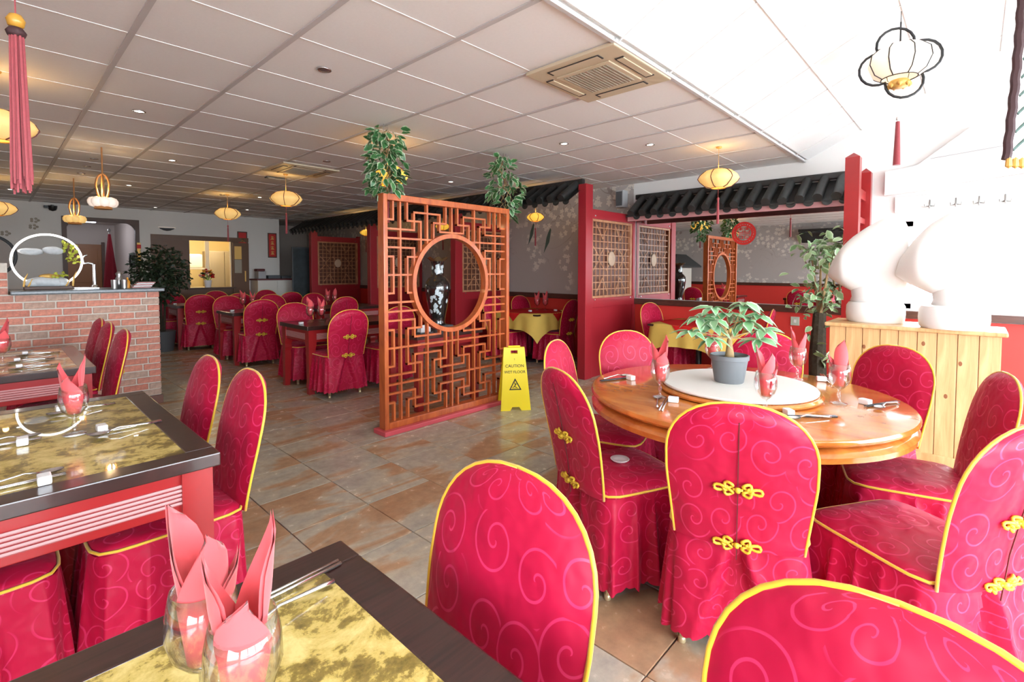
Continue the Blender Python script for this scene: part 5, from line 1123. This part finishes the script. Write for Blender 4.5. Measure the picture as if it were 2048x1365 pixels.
# ------------------------------------------------------------------ back wall details
fv = thing('flower_vase', 'white vase of orange and red flowers on the kitchen hatch sill', 'vase', (3.36, YB-.02, .98))
MB().lathe([(0,0),(.055,0),(.06,.01),(.075,.12),(.085,.16),(.078,.16),(.05,.02),(0,.02)], 18, cap=False).build('vase', M['porcelain'], fv, smooth='auto'); rnd = random.Random(6)
fm = [MB().lathe([(0,-.02),(.03,-.012),(.04,.005),(.025,.02),(0,.014)], 9, cap=False).mesh('flower', m) for m in (M['orange'], M['redp'], M['clothr'], M['pink'])]
for k in range(16):
    a = rnd.uniform(0, 6.3); r_ = rnd.uniform(.03, .17); p = (r_*cos(a), r_*sin(a)*.5, rnd.uniform(.22, .40)); inst(fm[k % 4], 'flower', fv, p, (rnd.uniform(-.8,.8), rnd.uniform(-.8,.8), 0)); MB().tube([(0,0,.12), p], .004, 4).build('stalk', M['green'], fv)
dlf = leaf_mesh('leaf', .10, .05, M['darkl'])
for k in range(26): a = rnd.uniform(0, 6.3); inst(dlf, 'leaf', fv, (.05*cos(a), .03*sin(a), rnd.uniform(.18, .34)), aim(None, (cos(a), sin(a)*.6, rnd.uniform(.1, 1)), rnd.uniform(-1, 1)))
# kitchen contents
ks = thing('kitchen_shelf', 'cream shelf of crockery inside the lit kitchen', 'shelf', (3.55, 14.0, 0)); MB().bbox(-.3, .12, -.2, .2, 0, .95, .01).build('cupboard', M['cream'], ks); MB().bbox(-.3, .12, -.2, .2, 1.38, 1.42, .004).build('shelf_board', M['cream'], ks)
tag(MB().bbox(3.32, 3.62, 13.85, 14.15, 1.425, 1.76, .05).build('kitchen_hood', M['porcelain']), 'white appliance glowing on the kitchen shelf behind the hatch', 'appliance')
tag(MB().bbox(3.50, 3.58, 13.2, 13.26, 0, 2.418, .006).build('kitchen_post', M['cream']), 'pale post standing in the kitchen behind the flowers', 'post')
kd = thing('kitchen_fridge', 'tall grey cabinet inside the lit kitchen', 'cabinet', (4.15, 14.3, 0)); MB().bbox(-.35, .3, -.3, .3, 0, 1.85, .01).build('body', M['acg'], kd); MB().bbox(-.34, -.02, -.315, -.30, .05, 1.83, .004).build('door', M['acg'], kd); MB().bbox(.0, .29, -.315, -.30, .05, 1.83, .004).build('door', M['acg'], kd)
# posters
def poster(label, x0, x1, z0, z1, n):
    t = thing('framed_scroll', label, 'picture', (x0, YB-.012, z0), 0, 'framed red scrolls'); w, h = x1-x0, z1-z0
    MB().bbox(0, w, -.012, .0, 0, h, .004).build('frame', M['brown'], t); MB().box(.025, w-.025, -.016, -.011, .025, h-.025).build('red_paper', M['redp'], t); rnd = random.Random(int(x0*100))
    for k in range(n):
        zc = h-.06-(h-.12)*(k+.5)/n; s_ = min(.045, (h-.12)/n*.4); g = MB()
        for q_ in range(3): g.box(w/2-s_*rnd.uniform(.6, 1), w/2+s_*rnd.uniform(.6, 1), -.018, -.016, zc+s_*(q_-1)*.75-.006, zc+s_*(q_-1)*.75+.006)
        g.box(w/2-.006, w/2+.006, -.018, -.016, zc-s_, zc+s_); g.tube([(w/2, -.017, zc), (w/2-s_*.9, -.017, zc-s_)], .005, 4); g.tube([(w/2, -.017, zc), (w/2+s_*.9, -.017, zc-s_)], .005, 4)
        g.build('gold_character', M['goldp'], t)
poster('tall red scroll with gold characters in a dark frame', 4.66, 4.87, 1.67, 2.27, 4); poster('small red framed character above the open brown door', 3.985, 4.20, 1.86, 2.27, 1)
hdoor = thing('hatch_door', 'open brown door with a gold calendar picture beside the hatch', 'door', (3.87, YB-.05, 0)); MB().bbox(0, .34, -.02, .02, 0, 2.0, .004).build('leaf', M['brownl'], hdoor)
MB().box(.03, .18, -.026, -.02, 1.62, 1.92).build('calendar_picture', M['goldp'], hdoor); MB().box(.03, .18, -.026, -.02, 1.30, 1.61).build('calendar_sheet', M['acg'], hdoor); MB().bbox(.24, .265, -.045, -.02, 1.1, 1.35, .004).build('handle', M['goldp'], hdoor)
cb = thing('cream_counter', 'cream panelled counter with a dark red top at the back wall', 'counter', (4.25, 12.05, 0)); MB().bbox(0, .86, .01, .48, 0, 1.13, .004).build('body', M['cream'], cb); MB().bbox(.01, .42, -.002, .012, .05, 1.11, .003).build('panel', M['cream'], cb); MB().bbox(.44, .85, -.002, .012, .05, 1.11, .003).build('panel', M['cream'], cb); MB().bbox(-.02, .88, -.02, .49, 1.13, 1.165, .006).build('top', M['dred'], cb)
tag(MB().bbox(4.30, 4.47, 12.15, 12.4, 1.166, 1.34, .01).build('storage_box', M['grey']), 'grey storage box on the cream counter', 'box'); tag(MB().bbox(4.28, 4.46, 12.17, 12.38, 1.341, 1.40, .02).build('folded_cloth', M['dred']), 'dark red cloth folded on the grey storage box', 'cloth')
tag(MB().bbox(4.52, 4.80, 12.15, 12.4, 1.166, 1.245, .01).build('till_box', M['dgrey']), 'low dark box on the cream counter, left one', 'box'); tag(MB().bbox(4.83, 5.06, 12.15, 12.4, 1.166, 1.235, .01).build('till_box', M['dgrey']), 'low dark box on the cream counter, right one', 'box')
bbd = thing('blackboard', 'dark chalkboard standing beside the far booth partition', 'blackboard', (4.85, 11.55, 0)); MB().bbox(0, .50, 0, .03, 0, 1.88, .006).build('board', M['chalk'], bbd); MB().bbox(-.02, 0, -.005, .035, 0, 1.9, .004).build('frame_stile', M['dgrey'], bbd); MB().bbox(.50, .52, -.005, .035, 0, 1.9, .004).build('frame_stile', M['dgrey'], bbd); MB().bbox(-.02, .52, -.005, .035, 1.88, 1.91, .004).build('frame_rail', M['dgrey'], bbd)
ws = thing('wall_sconce', 'bowl shaped wall light above the tree beside the hatch', 'lamp', (2.62, YB-.005, 2.20)); MB().lathe([(0,0),(.06,.01),(.12,.04),(.15,.07),(.14,.07),(0,.02)], 20, sy=.5, cap=False).build('bowl', M['dgrey'], ws, smooth=True); MB().tube([(.15*cos(pi+pi*k/16), .075*sin(pi+pi*k/16), .07) for k in range(17)], .006, 5).build('lit_rim', M['globe'], ws)
mg = thing('moon_emblem', 'round dark ring emblem on the back wall at the left edge', 'decoration', (-.02, YB-.012, 1.62)); MB().tube([(.36*cos(2*pi*k/40), 0, .36*sin(2*pi*k/40)) for k in range(40)], .025, 6, closed=True).build('ring', M['dgrey'], mg, smooth=True); MB().lathe([(0,0),(.33,0),(.33,.004),(0,.004)], 40, cap=False).build('disc', M['beige'], mg, rot=(pi/2, 0, 0))
cc = thing('security_camera', 'black dome security camera high on the back wall', 'camera', (.84, YB-.07, 2.46)); MB().lathe([(0,0),(.05,.02),(.065,.06),(.07,.10),(0,.10)], 16, cap=False).build('dome', M['black'], cc, smooth='auto'); MB().bbox(-.12, -.03, -.03, .03, .05, .10, .01).build('lens_housing', M['black'], cc); MB().box(-.02, .02, .02, .07, .06, .12).build('bracket', M['black'], cc)
for i, (x, z, lab) in enumerate(((.60,2.28,'upper small floral wall motif left of the arch'), (.58,2.16,'lower small floral wall motif left of the arch'), (.22,2.02,'small floral wall motif above the ring emblem'))):
    t = thing('wall_motif', lab, 'decoration', (x, YB-.004, z), 0, 'wall motifs')
    for k in range(5): a = 2*pi*k/5; MB().lathe([(0,0),(.022,0),(.016,.003),(0,.003)], 10, c=(.035*cos(a)*1.4, .03*sin(a), 0), cap=False).build('petal', M['acg'], t, rot=(pi/2, 0, 0))
# corridor contents seen through the arch
cdoor = thing('corridor_door', 'orange brown door at the end of the corridor behind the arch', 'door', (1.15, 15.97, 0)); MB().bbox(0, .8, 0, .03, 0, 2.0, .006).build('leaf', M['doorw'], cdoor); MB().bbox(.08, .72, -.01, .0, 1.05, 1.9, .006).build('panel', M['doorw'], cdoor); MB().bbox(.08, .72, -.01, .0, .1, .95, .006).build('panel', M['doorw'], cdoor); MB().bbox(-.06, 0, -.02, .03, 0, 2.06, .004).build('frame', M['brown'], cdoor); MB().bbox(.8, .86, -.02, .03, 0, 2.06, .004).build('frame', M['brown'], cdoor)
fg = thing('furled_flag', 'furled dark red flag on a pole in the corridor behind the arch', 'flag', (1.80, 13.6, 0)); MB().tube([(0,0,0),(0,0,2.18)], .012, 8).build('pole', M['silver'], fg); MB().lathe([(0,2.18),(.03,2.2),(.03,2.24),(0,2.27)], 10, cap=False).build('finial', M['silver'], fg, smooth=True)
def ff(u, v): a = 2*pi*u; r_ = (.02+.10*v)*(1+.25*sin(5*a+2*v)); return (r_*cos(a), r_*sin(a), 2.14-1.15*v)
MB().grid(ff, 40, 10, wrapu=True).build('cloth', M['hose'], fg, smooth=True)
tp = thing('wall_telephone', 'black wall telephone on the corridor wall behind the arch', 'telephone', (2.215, 13.6, 1.45)); MB().bbox(-.05, 0, -.10, .10, 0, .30, .01).build('body', M['dgrey'], tp); MB().tube([(-.07,-.05,.02),(-.085,-.05,.15),(-.07,-.05,.28)], [.025,.016,.025], 8).build('handset', M['black'], tp, smooth=True); MB().tube([(-.07,-.05,.02),(-.05,-.02,-.10),(-.04,.03,-.16),(-.03,.05,-.02)], .006, 5).build('cord', M['black'], tp)
fs_ = thing('folded_fan_scroll', 'yellow and red hanging strip on the inside edge of the arch', 'decoration', (2.12, YB-.05, 1.55)); MB().bbox(-.03, .03, -.01, .01, 0, .38, .004).build('strip', M['goldp'], fs_); MB().bbox(-.035, .035, -.014, -.010, .26, .34, .002).build('red_band', M['redp'], fs_)
